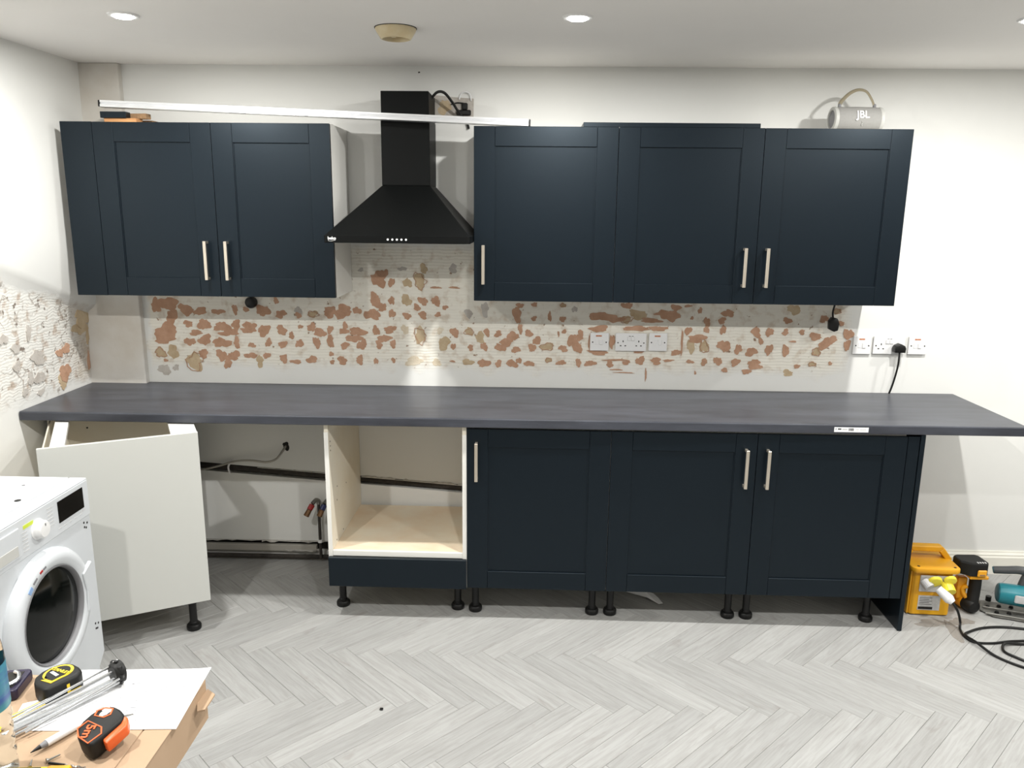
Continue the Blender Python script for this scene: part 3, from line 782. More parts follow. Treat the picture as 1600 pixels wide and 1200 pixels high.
obj('power_cable', tube(bmesh.new(), [(.095, -.11, .600), (.125, -.11, .632), (.155, -.10, .632), (.185, -.08, .60), (.215, -.04, .555), (.245, -.012, .52), (.255, -.012, .49)], .006, 8, 8), M['black'], t, True)
# junction bits and white cable loop on the patch behind
t = thing('junction_block', 'dark wiring junction with bare ends on the rough patch', 'junction', (-.06, 0, 2.16))
obj('block', box(-.035, .03, -.022, -.004, .005, .028, .004), M['rubber'], t)
obj('block', box(-.01, .015, -.02, -.004, .028, .058, .004), M['rubber'], t)
obj('wire', tube(bmesh.new(), [(-.06, -.01, .052), (-.03, -.014, .058), (.0, -.012, .056)], .003, 6), M['black'], t, True)
w_ = obj('cable_loop', tube(bmesh.new(), [(-.083, -.008, 2.233), (-.075, -.012, 2.255), (-.055, -.014, 2.265), (-.035, -.012, 2.255), (-.03, -.008, 2.228)], .0035, 8), M['white'], None, True)
tag(w_, 'thin white cable loop sticking out of the wall behind the hood', 'cable')

# straight edge lying over the left and right cupboards
bl = bmesh.new(); L_ = 1.812
prism(bl, [(-.030, 0), (.030, 0), (.030, .010), (.026, .013), (.026, .016), (.030, .018), (.030, .026), (-.030, .026), (-.030, .018), (-.026, .016), (-.026, .013), (-.030, .010)], 'x', .008, L_-.008)
t = thing('straight_edge', 'long aluminium straight edge laid across the hood gap on the cupboards', 'straight edge', (-1.573, -.262, 2.160))
dz = 2.095-2.160
t.rotation_euler = (0, math.asin(-dz/L_), 0)
obj('bar', bl, M['alu'], t)
for a, b in ((0, .008), (L_-.008, L_)): obj('end_cap', box(a, b, -.030, .030, 0, .026, .001), M['black'], t)
for x in (.55, .83, .87): obj('grip_mark', box(x, x+.07 if x == .55 else x+.012, -.0302, -.02, -.0012, -.0001), M['black'], t)

# offcuts under the straight edge
def block(name, x0, x1, y0, y1, z0, z1, m, label, rz=0):
    o = obj(name, box((x0-x1)/2, (x1-x0)/2, (y0-y1)/2, (y1-y0)/2, 0, z1-z0, .001), m, None, False, ((x0+x1)/2, (y0+y1)/2, z0), (0, 0, rz))
    return tag(o, label, 'offcut', 'timber offcuts')
zt = ZL1+.0005
block('timber_offcut', -1.562, -1.425, -.275, -.215, zt, zt+.018, M['wood'], 'pale orange wood offcut lying on the cupboard top')
block('timber_offcut', -1.600, -1.480, -.19, -.08, zt, zt+.027, M['wood_dk'], 'dark brown offcut lying behind the pale one')
block('timber_offcut', -1.572, -1.462, -.285, -.245, zt+.0185, zt+.0435, M['navy'], 'short dark navy offcut right under the straight edge')
block('timber_offcut', -1.545, -1.390, -.243, -.205, zt+.0185, zt+.040, M['wood_dk'], 'brown offcut tucked behind the dark navy one', -.12)
block('timber_offcut', -1.440, -1.395, -.19, -.10, zt, zt+.0175, M['wood_dk'], 'small grey-brown offcut lowest on the cupboard top')

f = obj('loose_board', box(0, .728, -.11, .11, 0, .018, .0012), M['navy'], None, False, (.458, -.19, ZR1+.0008))
tag(f, 'thin loose navy board lying on top of the middle wall cupboards', 'board')

# speaker
t = thing('bluetooth_speaker', 'pale grey cylindrical portable speaker with strap on the end cupboard', 'speaker', (1.625, -.155, ZR1+.0005), math.radians(3))
Mx = Matrix.Translation((0, 0, .052)) @ Matrix.Rotation(PI/2, 4, 'Y')
bm = bmesh.new(); lathe(bm, [(.040, -.098), (.048, -.094), (.0505, -.08), (.0515, 0), (.0505, .08), (.048, .094), (.040, .098)], 36, Mx); obj('body', bm, M['speaker'], t, True)
for s in (-1, 1):
    bm = bmesh.new(); lathe(bm, [(.049, .090*s), (.0515, .096*s), (.0495, .104*s), (.041, .108*s), (.037, .106*s), (.037, .098*s)], 36, Mx, cap=False); obj('end_ring', bm, M['speaker_w'], t, True)
    bm = bmesh.new(); lathe(bm, [(.037, .099*s), (.030, .100*s), (.018, .105*s), (.004, .106*s)], 30, Mx); obj('passive_radiator', bm, M['grey'], t, True)
    obj('strap_lug', box(s*.075-.006, s*.075+.006, -.006, .006, .100, .116, .003), M['grey'], t)
obj('strap', tube(bmesh.new(), [(-.075, 0, .112), (-.066, 0, .128), (-.035, 0, .158), (0, 0, .172), (.035, 0, .165), (.060, 0, .135), (.072, 0, .112)], .003, 8, 8, .008), M['khaki'], t, True)
tx = text_bm('JBL', .044, .0026, .0008, Matrix.Translation((.008, -.0495, .066)) @ Matrix.Rotation(-.27, 4, 'X') @ FRONT, .95)
obj('logo', tx, M['white'], t)
bm = bmesh.new(); tube(bm, [(.004, -.0518, .040), (.009, -.0505, .034), (.006, -.049, .028), (.010, -.0465, .022)], .0012, 6, 4); obj('zip_mark', bm, M['speaker_w'], t)

# ================================================================== WALL SOCKETS
def plate(x0, z0, w, label, kind, h=.086, name='socket', marks=True):
    t = thing(name, label, 'socket', (x0, 0, z0), 0, 'white wall sockets and switches')
    obj('back_box', box(.004, w-.004, -.006, -.0004, .004, h-.004), M['plaster_edge'], t)
    obj('plate', box(0, w, -.014, -.006, 0, h, .0025, 2), M['white'], t)
    def hole(x, z, a, b): obj('hole', box(x-a, x+a, -.0144, -.0138, z-b, z+b), M['black'], t)
    if kind == 'double':
        for cx in (.036, w-.036):
            hole(cx, .047, .0022, .0042); hole(cx-.011, .026, .0036, .0022); hole(cx+.011, .026, .0036, .0022)
        hole(w/2-.006, .072, .0045, .0012); hole(w/2+.007, .072, .0045, .0012)
        for cx in (w/2-.009, w/2+.009): obj('rocker', box(cx-.0075, cx+.0075, -.018, -.0135, .050, .070, .001), M['white'], t)
        for cx in (.012, w-.012): obj('screw', cyl(bmesh.new(), (cx, -.0138, .040), (cx, -.0146, .040), .0032, 10), M['black'], t)
    else:
        obj('rocker', box(w*.50, w*.68, -.018, -.0135, .030, .054, .001), M['white'], t)
        obj('fuse_carrier', box(w*.27, w*.43, -.0155, -.0135, .030, .056, .001), M['white'], t)
        for cx in (.012, w-.012): obj('screw', cyl(bmesh.new(), (cx, -.0138, .041), (cx, -.0146, .041), .0032, 10), M['black'], t)
        obj('printed_mark', box(w*.3, w*.62, -.0143, -.0138, .068, .075), M['printed'], t)
    return t
M['printed'] = mat('red_print', (.62, .25, .13), .7, var=.4, vscale=150)
plate(.535, 1.103, .088, 'square fused switch plate next to the double socket over the worktop', 'spur')
t = plate(.655, 1.103, .146, 'white double socket with nothing plugged in', 'double')
plate(.813, 1.105, .086, 'square switch plate between the empty double socket and tan patch', 'spur')
plate(1.772, 1.104, .084, 'square switch plate at the edge of the shaded wall', 'spur')
plate(1.866, 1.106, .146, 'white double socket holding the black plug', 'double')
plate(2.030, 1.106, .086, 'square switch plate standing alone on the bright wall', 'spur')
t = thing('plug', 'black three-pin plug with cord running down to the worktop', 'plug', (1.976, -.0145, 1.118))
prism_ = bmesh.new(); prism(prism_, [(-.024, .002), (.024, .002), (.026, .022), (.020, .034), (.0, .044), (-.020, .034), (-.026, .022)], 'y', -.042, -.004, .003, 2)
obj('body', prism_, M['black'], t, True)
obj('cord', tube(bmesh.new(), [(.002, -.028, .004), (.0, -.034, -.025), (-.002, -.036, -.06), (-.008, -.034, -.11), (-.017, -.032, -.16), (-.026, -.030, -.1955)], .0045, 8), M['black'], t, True)
# loose plugs hanging below the cupboards
t = thing('hanging_plug', 'black plug hanging on its cord below the speaker cupboard', 'plug', (1.655, -.03, 1.215))
bm = bmesh.new(); prism(bm, [(-.020, .012), (.004, 0), (.022, .006), (.026, .04), (.016, .062), (-.010, .068), (-.022, .05)], 'y', -.030, -.004, .003, 2)
obj('body', bm, M['black'], t, True)
obj('cord', tube(bmesh.new(), [(-.002, -.016, .064), (-.006, -.018, .09), (-.002, -.02, .12), (.004, -.02, .150)], .0045, 8), M['black'], t, True)
t = thing('cable_outlet', 'round black cable outlet under the left wall cupboards', 'outlet', (-1.076, -.002, 1.312))
bm = bmesh.new(); lathe(bm, [(.027, 0), (.028, .018), (.024, .028), (.012, .032)], 24, Matrix.Rotation(PI/2, 4, 'X')); obj('body', bm, M['black'], t, True)
obj('screw', cyl(bmesh.new(), (.008, -.0285, .006), (.008, -.031, .006), .003, 10), M['bright_steel'], t)
obj('cord', tube(bmesh.new(), [(0, -.012, .024), (.002, -.014, .045), (.0, -.014, .062)], .005, 8), M['black'], t, True)

# ================================================================== PIPEWORK IN THE GAP
o = obj('grey_cable', tube(bmesh.new(), [(-.952, .004, .600), (-.965, -.03, .575), (-.99, -.045, .545), (-1.04, -.04, .528), (-1.12, -.032, .532), (-1.20, -.028, .525), (-1.28, -.026, .500), (-1.36, -.026, .480), (-1.42, -.02, .47)], .0055, 8), M['cable_grey'], None, True)
tag(o, 'bent grey cable coming out of a hole in the wall under the worktop', 'cable')
o = obj('cable_clip', tube(bmesh.new(), [(-1.235, -.014, .455), (-1.24, -.018, .49), (-1.228, -.016, .515), (-1.215, -.012, .518)], .005, 8), M['white'], None, True)
tag(o, 'white clip strap holding pipe in the wall chase', 'clip')
def valve(x, label, colour, dx, y=-.04):
    t = thing('water_valve', label, 'valve', (x, y, .02), 0, 'isolating valves in the sink gap')
    obj('pipe', tube(bmesh.new(), [(0, 0, 0), (0, 0, .14), (0, 0, .30)], .0075, 10, 1), M['chase'], t, True)
    obj('pipe_elbow', tube(bmesh.new(), [(0, 0, .295), (0, -.002, .312), (dx*.2, -.012, .318), (dx*.45, -.03, .306)], .011, 10, 4), M['steel'], t, True)
    h = obj('handle', cyl(bmesh.new(), (dx*.45, -.032, .302), (dx*.68, -.042, .280), .014, 10), M[colour], t)
    obj('outlet', cyl(bmesh.new(), (dx*.68, -.042, .280), (dx*1.0, -.05, .250), .013, 8, .015), M['copper'], t)
    obj('collar', cyl(bmesh.new(), (0, 0, .09), (0, 0, .105), .012, 10), M['white'], t)
valve(-.790, 'isolating valve with a red handle on a pipe under the worktop', 'red', -.05)
valve(-.735, 'isolating valve with a blue handle beside the oven housing', 'blue', -.04)
# ================================================================== LITTER ON FLOOR
bm = bmesh.new(); rr = random.Random(4)
def crumple(bm, pts, h):
    vs = [bm.verts.new((x, y, .002+h*rr.random())) for x, y in pts]
    c = bm.verts.new((sum(p[0] for p in pts)/len(pts), sum(p[1] for p in pts)/len(pts), h*1.3))
    for i in range(len(vs)): bm.faces.new((vs[i], vs[(i+1) % len(vs)], c))
crumple(bm, [(.72, -.30), (.76, -.32), (.81, -.36), (.855, -.41), (.875, -.40), (.86, -.36), (.84, -.34), (.79, -.29), (.74, -.27)], .02)
r_ = bmesh.ops.extrude_face_region(bm, geom=list(bm.faces))
for v in r_['geom']:
    if isinstance(v, bmesh.types.BMVert): v.co.z += .0015
o = obj('plastic_scrap', bm, M['paper']); tag(o, 'crumpled pale plastic scrap on the floor under the base cupboards', 'scrap')
o = obj('screw_scrap', box(-.268, -.256, -1.233, -1.223, .0003, .006, .001), M['black']); tag(o, 'tiny dark fixing lying alone on the open floor', 'fixing')

# ================================================================== WASHING MACHINE  (front faces +X; local front is -y)
t = thing('washing_machine', 'white built-in washing machine standing loose by the left wall', 'washing machine', (-1.300, -1.730, 0), PI/2)
Wm, H, D = .595, .820, .50
bm = bmesh.new()
prism(bm, [(0, .155), (.040, .115), (.045, .022), (.55, .022), (.555, .115), (.595, .155), (.595, H), (0, H)], 'y', .018, D, .002)
obj('body', bm, M['white_en'], t)
bm = bmesh.new()
prism(bm, [(0, .155), (.040, .115), (.045, .022), (.55, .022), (.555, .115), (.595, .155), (.595, .690), (0, .690)], 'y', 0, .0178, .003, 2)
obj('front_panel', bm, M['white_en'], t)
fp = obj('control_panel', box(0, .595, -.004, .0178, .6905, H-.001, .003, 2), M['white_en'], t)
obj('top_panel', box(.004, .591, .058, D-.004, H-.001, H+.006, .002), M['white_en'], t)
obj('top_trim', box(0, .595, -.003, .056, H-.001, H+.004, .002), M['white_en'], t)
for x, y in ((.36, .09), (.43, .25), (.50, .16)): obj('top_fixing', cyl(bmesh.new(), (x, y, H+.0058), (x, y, H+.0075), .010 if x < .4 else .005, 12), M['black'] if x < .4 else M['grey'], t)
obj('display', box(.412, .560, -.0056, -.0035, .728, .802, .0008), M['glass_blk'], fp)
kb = bmesh.new(); lathe(kb, [(.034, 0), (.034, .002), (.030, .005), (.029, .020), (.024, .026), (.008, .027)], 28, Matrix.Translation((.300, -.004, .756)) @ Matrix.Rotation(PI/2, 4, 'X'))
kn = obj('dial', kb, M['white'], fp, True)
obj('dial_mark', box(.298, .302, -.0318, -.0305, .768, .776), M['grey'], fp)
obj('sticker', box(.232, .282, -.0048, -.0038, .782, .794), M['lime'], fp)
pm = bmesh.new()
for k in range(6):
    bx(pm, .222, .248, -.0045, -.0039, .770-.012*k, .7735-.012*k); bx(pm, .355, .385, -.0045, -.0039, .798-.012*k, .8005-.012*k)
for k in range(5): bx(pm, .405+.03*k, .423+.03*k, -.0045, -.0039, .7105, .7125)
for k in range(3): bx(pm, .535+.012*k, .541+.012*k, -.0045, -.0039, .716, .7205)
o_ = obj('programme_print', pm, M['silver'], fp); o_['kind'] = 'stuff'
# detergent drawer
obj('detergent_drawer', box(.018, .205, -.010, -.0045, .706, .800, .003, 2), M['white_en'], fp)
obj('drawer_grip', box(.035, .190, -.0115, -.0098, .715, .748, .0008), M['speaker_w'], fp)
# porthole door
C = Matrix.Translation((.2975, 0, .462)) @ Matrix.Rotation(PI/2, 4, 'X')
rb = bmesh.new(); lathe(rb, [(.216, 0), (.217, .012), (.210, .026), (.195, .036), (.178, .038), (.163, .033), (.154, .022), (.150, .004)], 64, C, cap=False)
dr = obj('door_ring', rb, M['white_en'], t, True)
gb = bmesh.new(); lathe(gb, [(.153, .006), (.150, .016), (.120, .024), (.06, .030), (.01, .031)], 56, C); obj('door_glass', gb, M['drum'], dr, True)
gk = bmesh.new(); lathe(gk, [(.160, .030), (.157, .0335), (.152, .028), (.150, .010)], 56, C, cap=False); obj('glass_gasket', gk, M['grey'], dr, True)
obj('door_handle', prism(bmesh.new(), [(.452, .530), (.505, .555), (.518, .46), (.505, .405), (.458, .385), (.466, .46)], 'y', -.042, -.028, .003), M['white_en'], dr)
lb = bmesh.new()
for a0_, a1_, nm in ((2.20, 2.32, 'sticker_blue'), (2.02, 2.14, 'grey'), (1.84, 1.92, 'red'), (1.74, 1.82, 'grey')):
    vs = []; b3 = bmesh.new()
    for k in range(5):
        a = a0_+(a1_-a0_)*k/4
        vs.append([b3.verts.new((.2975+r*math.cos(a), -.0388, .462+r*math.sin(a))) for r in ((.175, .190) if nm == 'sticker_blue' else (.181, .188))])
    for p, q_ in zip(vs, vs[1:]): b3.faces.new((p[0], q_[0], q_[1], p[1]))
    e_ = bmesh.ops.extrude_face_region(b3, geom=list(b3.faces))
    for v in e_['geom']:
        if isinstance(v, bmesh.types.BMVert): v.co.y += .004
    obj('door_sticker', b3, M[nm], dr)
for x, z in ((.555, .672), (.556, .655), (.566, .650), (.574, .665), (.556, .285), (.557, .265), (.566, .262), (.574, .278), (.505, .345), (.545, .10), (.538, .085)):
    obj('fixing_hole', cyl(bmesh.new(), (x, .001, z), (x, -.0006, z), .0042, 10), M['black'], t)
for x, y in ((.565, .05), (.03, .05), (.565, .44), (.03, .44)):
    bm = bmesh.new(); lathe(bm, [(.024, 0), (.026, .010), (.016, .014), (.014, .16)], 16, Matrix.Translation((x, y, 0))); obj('foot', bm, M['black'], t, True)

# ================================================================== SITE TRANSFORMER
t = thing('site_transformer', 'yellow site transformer with handle and outlet sockets by the end panel', 'transformer', (2.055, -.37, 0), math.radians(-3))
bm = bmesh.new(); prism(bm, [(-.080, -.085), (.078, -.085), (.088, -.07), (.088, .085), (-.09, .085), (-.09, -.07)], 'z', .004, .212, .004)
bd = obj('body', bm, M['tr_yel'], t)
for x in (-.093, -.083): obj('rib', box(x-.004, x+.004, -.080, -.050, .006, .210, .002), M['tr_yel'], t)
for k in range(4): obj('rib', box(-.098, -.089, -.03+.03*k, -.015+.03*k, .006, .210, .002), M['tr_yel'], t)
bm = bmesh.new(); prism(bm, rrect(.212, .215, .03, 5, 0.002, -.002), 'z', .2125, .236, .006, 2); lid = obj('lid', bm, M['tr_yel'], t, True)
for x, y in ((-.07, -.085), (.085, -.085)): obj('lid_screw', cyl(bmesh.new(), (x, y, .2355), (x, y, .237), .006, 12), M['black'], lid)
hb = bmesh.new()
P_ = [(-.105, .232), (-.085, .285), (-.075, .293), (.065, .293), (.075, .285), (.115, .232), (.085, .232), (.055, .268), (-.058, .268), (-.078, .232)]
for a, b in ((P_[0:2]+[P_[8], P_[9]], 0), ([P_[1], P_[2], P_[3], P_[4], P_[7], P_[8]], 0), ([P_[4], P_[5], P_[6], P_[7]], 0)): prism(hb, a, 'y', .005, .045, .003)
obj('handle', hb, M['tr_yel'], t)
op = obj('outlet_plate', box(-.058, .078, -.092, -.0845, .118, .196, .002), M['silver'], t)
for x, z, w in ((-.012, .178, .030), (.052, .186, .026)):
    bm = bmesh.new(); lathe(bm, [(w, 0), (w, .010), (w*.9, .013), (w*.4, .014)], 22, Matrix.Translation((x+.01, -.10, z)) @ Matrix.Rotation(PI/2+.5, 4, 'X')); obj('outlet_flap', bm, M['yel_br'], op, True)
obj('outlet_body', cyl(bmesh.new(), (.055, -.088, .160), (.058, -.125, .135), .026, 18), M['yel_br'], op)
obj('outlet_body', cyl(bmesh.new(), (-.04, -.088, .170), (-.025, -.115, .150), .022, 18), M['silver'], op)
lbp = obj('rating_plate', box(-.055, .040, -.0865, -.0848, .028, .098), M['silver'], t)
tb = bmesh.new(); bx(tb, -.052, .010, -.0872, -.0862, .032, .044)
for k in range(5): bx(tb, -.050, .005-.012*(k % 2), -.0872, -.0862, .055+.008*k, .0565+.008*k)
obj('plate_print', tb, M['dark'], lbp)['kind'] = 'stuff'
t2 = thing('site_plug', 'white industrial plug with black lead in the yellow transformer', 'plug', (2.048, -.482, .135))
obj('body', cyl(bmesh.new(), (.005, -.016, .018), (.038, -.052, -.012), .017, 18, .022), M['white'], t2, True)
obj('grip', cyl(bmesh.new(), (.038, -.052, -.012), (.049, -.064, -.022), .022, 18, .013), M['white'], t2, True)
lead = [(.047, -.062, -.020), (.066, -.080, -.055), (.085, -.075, -.105), (.075, -.10, -.128), (.065, -.16, -.1297), (.085, -.20, -.1297), (.155, -.205, -.1297), (.25, -.185, -.1297), (.40, -.175, -.1297), (.62, -.175, -.1297)]
obj('lead', tube(bmesh.new(), lead, .0052, 8), M['black'], t2, True)
def rel(pts): return [(x-2.048, y+.482, z-.135) for x, y, z in pts]
F = .0056
obj('lead', tube(bmesh.new(), rel([(2.75, -.64, F), (2.55, -.60, F), (2.36, -.555, F), (2.24, -.56, F), (2.15, -.60, F), (2.115, -.64, .012), (2.125, -.70, .0165), (2.16, -.79, F), (2.23, -.87, F), (2.36, -.95, F), (2.55, -1.0, F)]), .0055, 8), M['black'], t2, True)
obj('lead', tube(bmesh.new(), rel([(2.62, -.715, F), (2.42, -.695, F), (2.32, -.69, F), (2.245, -.70, .012), (2.215, -.745, F), (2.235, -.79, F), (2.29, -.84, F), (2.45, -.90, F)]), .0055, 8), M['black'], t2, True)

# ================================================================== CORDLESS DRILL (upside down, battery on top)
t = thing('cordless_drill', 'yellow and black cordless drill standing upside down with battery on top', 'drill', (2.247, -.40, 0), 0)
Mx = Matrix.Translation((.012, -.030, .034)) @ Vector((-.22, .97, .02)).to_track_quat('Z', 'Y').to_matrix().to_4x4()
bm = bmesh.new(); lathe(bm, [(.010, -.012), (.026, -.006), (.033, .008), (.034, .045)], 22, Mx); obj('rear_cap', bm, M['rubber'], t, True)
bm = bmesh.new(); lathe(bm, [(.033, .0455), (.034, .05), (.034, .115), (.029, .135), (.024, .150)], 22, Mx); obj('motor_housing', bm, M['drill_yel'], t, True)
bm = bmesh.new(); lathe(bm, [(.022, .1505), (.022, .175), (.012, .195)], 18, Mx); obj('chuck', bm, M['black'], t, True)
obj('handle', tube(bmesh.new(), [(.005, -.020, .035), (.012, -.012, .08), (.018, -.004, .13), (.018, 0, .180)], lambda s: .022-.004*math.sin(PI*s), 12, 6, .026), M['rubber'], t, True)
obj('trigger_guard', tube(bmesh.new(), [(-.010, .0, .065), (-.022, .012, .085), (-.024, .014, .105), (-.008, .006, .118)], .010, 10, 4), M['drill_yel'], t, True)
obj('housing_flank', box(-.048, -.004, .014, .05, .05, .155, .008, 2), M['drill_yel'], t)
obj('battery_shoe', box(-.028, .055, -.040, .052, .170, .186, .004), M['drill_yel'], t)
b3 = bmesh.new(); prism(b3, [(-.072, .040), (-.052, .055), (.030, .058), (.046, .045), (.050, -.030), (.036, -.050), (-.03, -.046), (-.070, -.015)], 'z', .187, .250, .007, 2)
bt = obj('battery', b3, M['rubber'], t)
obj('battery_latch', box(-.006, .034, -.056, -.048, .190, .222, .004), M['drill_yel'], bt)
obj('latch_slot', box(.002, .026, -.0572, -.0555, .196, .203, .001), M['wood_dk'], bt)
for k in range(4): obj('charge_light', box(-.004+.011*k, .001+.011*k, -.0415, -.0405+.012, .2492, .2512), M['white'], bt)

# ================================================================== CIRCULAR SAW
t = thing('circular_saw', 'teal circular saw with grey handle lying on the floor by the skirting', 'saw', (2.525, -.425, 0), math.radians(-20))
bm = bmesh.new(); prism(bm, [(-.215, -.055), (-.20, .05), (.16, .075), (.16, -.10), (-.17, -.10)], 'z', .004, .008, .0008)
bp_ = obj('base_plate', bm, M['plate'], t)
for x, y in ((-.18, -.02), (-.15, -.06), (-.13, .01), (-.10, -.05), (-.08, .02)): obj('plate_bolt', cyl(bmesh.new(), (x, y, .0082), (x, y, .018), .010, 10, .006), M['black'], bp_)
for k in range(2): obj('plate_rib', box(-.20, .15, -.092+.06*k, -.086+.06*k, .0082, .016, .001), M['steel'], bp_)
obj('plate_foot', box(-.16, .14, -.08, .05, 0, .0038), M['black'], bp_)
Mx = Matrix.Translation((-.145, -.01, .085)) @ Matrix.Rotation(PI/2, 4, 'Y')
bm = bmesh.new(); lathe(bm, [(.030, -.004), (.043, 0), (.046, .012), (.048, .10), (.050, .20)], 26, Mx); obj('motor_housing', bm, M['teal'], t, True)
bm = bmesh.new(); lathe(bm, [(.032, -.008), (.040, -.004), (.041, -.001)], 26, Mx); obj('motor_cap', bm, M['teal_dk'], t, True)
obj('badge', box(-.09, -.045, -.062, -.0575, .070, .105, .004), M['silver'], t)
bm = bmesh.new(); lathe(bm, [(.095, .21), (.098, .215), (.098, .25), (.09, .255)], 36, Mx); obj('blade_guard', bm, M['teal_dk'], t, True)
obj('guard_bracket', box(.055, .066, -.05, .03, .0085, .09, .003), M['steel'], t)
obj('handle', tube(bmesh.new(), [(-.170, .02, .178), (-.12, .02, .186), (-.07, .02, .194), (-.02, .02, .190), (.02, .02, .168), (.045, .02, .125)], lambda s: .0165+.005*s, 14, 6), M['dkgrey'], t, True)
obj('handle_post', tube(bmesh.new(), [(-.035, .02, .185), (-.045, .018, .155), (-.055, .012, .12)], .018, 12, 5), M['dkgrey'], t, True)
obj('handle_tip', cyl(bmesh.new(), (-.173, .02, .1775), (-.169, .02, .1785), .0145, 14), M['teal_dk'], t)
obj('knob', cyl(bmesh.new(), (-.17, .035, .018), (-.17, .035, .04), .012, 12), M['black'], t)

# ================================================================== FOREGROUND: CARTON ON A TRESTLE WITH TOOLS
TZ = .750
t = thing('trestle_bench', 'low wooden trestle bench holding up the flat carton', 'bench', (-.86, -2.56, 0))
obj('bench_top', box(-.24, .20, -.30, .27, .622, .650, .002), M['wood'], t)
for sx in (-.20, .16):
    for sy in (-.25, .22): obj('leg', box(sx-.02, sx+.02, sy-.02, sy+.02, 0, .6215), M['wood_dk'], t)
t = thing('cardboard_carton', 'flat brown cardboard carton used as a tool table', 'carton', (-.80, -2.53, .6505))
h = TZ-.6505
obj('body', box(-.36, .352, -.40, .330, 0, h-.0025, .002), M['card'], t)
obj('top_flap', box(-.361, .300, -.40, .326, h-.0023, h, .0006), M['card'], t)
obj('top_flap', box(.303, .356, -.38, .318, h-.0023, h-.0002, .0006), M['card'], t)
obj('corner_flap', prism(bmesh.new(), [(.352, .335), (.376, .316), (.376, .262), (.362, .255), (.352, .28)], 'z', h-.034, h-.030), M['card'], t)
def lay(px, py): return (px, py)
# drawing sheet
t = thing('paper_sheet', 'white paper sheet with faint notes lying on the carton', 'paper', (-.59, -2.28, TZ+.0003), math.radians(3.5))
pb = bmesh.new(); nx, ny = 14, 10; rows = []
for i in range(nx+1):
    rows.append([])
    for j in range(ny+1):
        x, y = -.1485+.297*i/nx, -.105+.21*j/ny
        z = .0004 + .0035*max(0, (x-.1)/.05)**2*(y+.105)/.21 + .0004*math.sin(30*x+11*y)**2
        rows[-1].append(pb.verts.new((x, y, z)))
for i in range(nx):
    for j in range(ny): pb.faces.new((rows[i][j], rows[i+1][j], rows[i+1][j+1], rows[i][j+1]))
e_ = bmesh.ops.extrude_face_region(pb, geom=list(pb.faces))
for v in e_['geom']:
    if isinstance(v, bmesh.types.BMVert): v.co.z += .0003
bmesh.ops.recalc_face_normals(pb, faces=pb.faces)
sh = obj('sheet', pb, M['paper'], t)
nb = bmesh.new(); rn = random.Random(9)
for k in range(9):
    y = .05-.016*k+rn.uniform(-.003, .003); x = .0+rn.uniform(-.02, .03)
    pts = [(x+.011*i, y+rn.uniform(-.003, .003)+.0006*i, .0016) for i in range(rn.randint(4, 9))]
    tube(nb, pts, .0004, 4, 3)
obj('pencil_notes', nb, M['ink'], t)['kind'] = 'stuff'
t = thing('paper_slip', 'small folded white paper slip beside the yellow tape measure', 'paper', (-.752, -2.345, TZ+.0003), math.radians(24))
obj('sheet', prism(bmesh.new(), [(-.03, -.045), (.035, -.04), (.03, .05), (-.015, .045)], 'z', .0016, .0022), M['paper'], t)

def tape_measure(name, label, loc, rz, mat_line, badge, w=.080, d=.068, hgt=.040, tilt=.0):
    t = thing(name, label, 'tape measure', loc, rz)
    t.rotation_euler = (Matrix.Rotation(tilt, 3, 'X') @ Matrix.Rotation(rz, 3, 'Z')).to_euler(); t.location.z += .040*math.sin(tilt)
    out = [(-w*.5, -d*.5), (w*.42, -d*.5)] + [(w*.5*math.cos(a)+0, d*.5*math.sin(a)) for a in [k*PI/12 for k in range(-3, 13)]][1:]
    out = [(-w*.5, -d*.46), (-w*.40, -d*.5), (w*.30, -d*.5), (w*.46, -d*.36), (w*.5, -.1*d), (w*.49, d*.14), (w*.42, d*.33), (w*.28, d*.46), (w*.08, d*.5), (-w*.14, d*.48), (-w*.34, d*.36), (-w*.46, d*.16), (-w*.5, -d*.05)]
    bm = bmesh.new(); prism(bm, out, 'z', 0, hgt, .007, 3); bd = obj('body', bm, M['rubber'], t, True)
    return t, out, bd
# yellow one
t, out, bd = tape_measure('tape_measure', 'black and yellow tape measure with its blade pulled out on the carton', (-.738, -2.262, TZ+.0005), math.radians(58), 'yel', True, .088, .078, .040, .0)
ring = [(.006+.031*math.cos(a)*(1 if math.cos(a) > 0 else .95), .003+.026*math.sin(a)) for a in [k*PI/14 for k in range(-9, 20)]] + [(-.024, -.026)]
ring = [(.006+.030*math.cos(k*PI/14), .003+.026*math.sin(k*PI/14)) for k in range(-8, 19)] + [(-.030, .004), (-.024, -.024)]
bm = bmesh.new(); prism(bm, ring, 'z', .0398, .0412); obj('face_ring', bm, M['yel'], t)
bm = bmesh.new(); prism(bm, [(.006+(x-.006)*.80, .003+(y-.003)*.80) for x, y in ring], 'z', .0413, .0420); obj('badge', bm, M['rubber'], t)
obj('lettering', text_bm('STANLEY', .0120, .0004, .0004, Matrix.Translation((.010, .003, .0424)) @ Matrix.Rotation(math.radians(-76), 4, 'Z')), M['yel'], t)
obj('lettering', box(-.006, .001, -.010, .014, .0421, .0425), M['silver'], t)
obj('side_stripe', box(.000, .028, -.0396, -.0386, .006, .012), M['yel'], t); obj('side_stripe', box(.000, .006, -.0396, -.0386, .012, .030), M['yel'], t)
bm = bmesh.new(); prism(bm, [(-.15, -.034), (-.036, -.034), (-.036, -.014), (-.15, -.014)], 'z', .0055, .0062); obj('blade', bm, M['yel'], t)
bm = bmesh.new()
for k in range(20): bx(bm, -.149+.0053*k, -.1485+.0053*k, -.034, -.034+(.012 if k % 5 == 0 else .006), .0062, .0064)
obj('blade_marks', bm, M['black'], t)['kind'] = 'stuff'
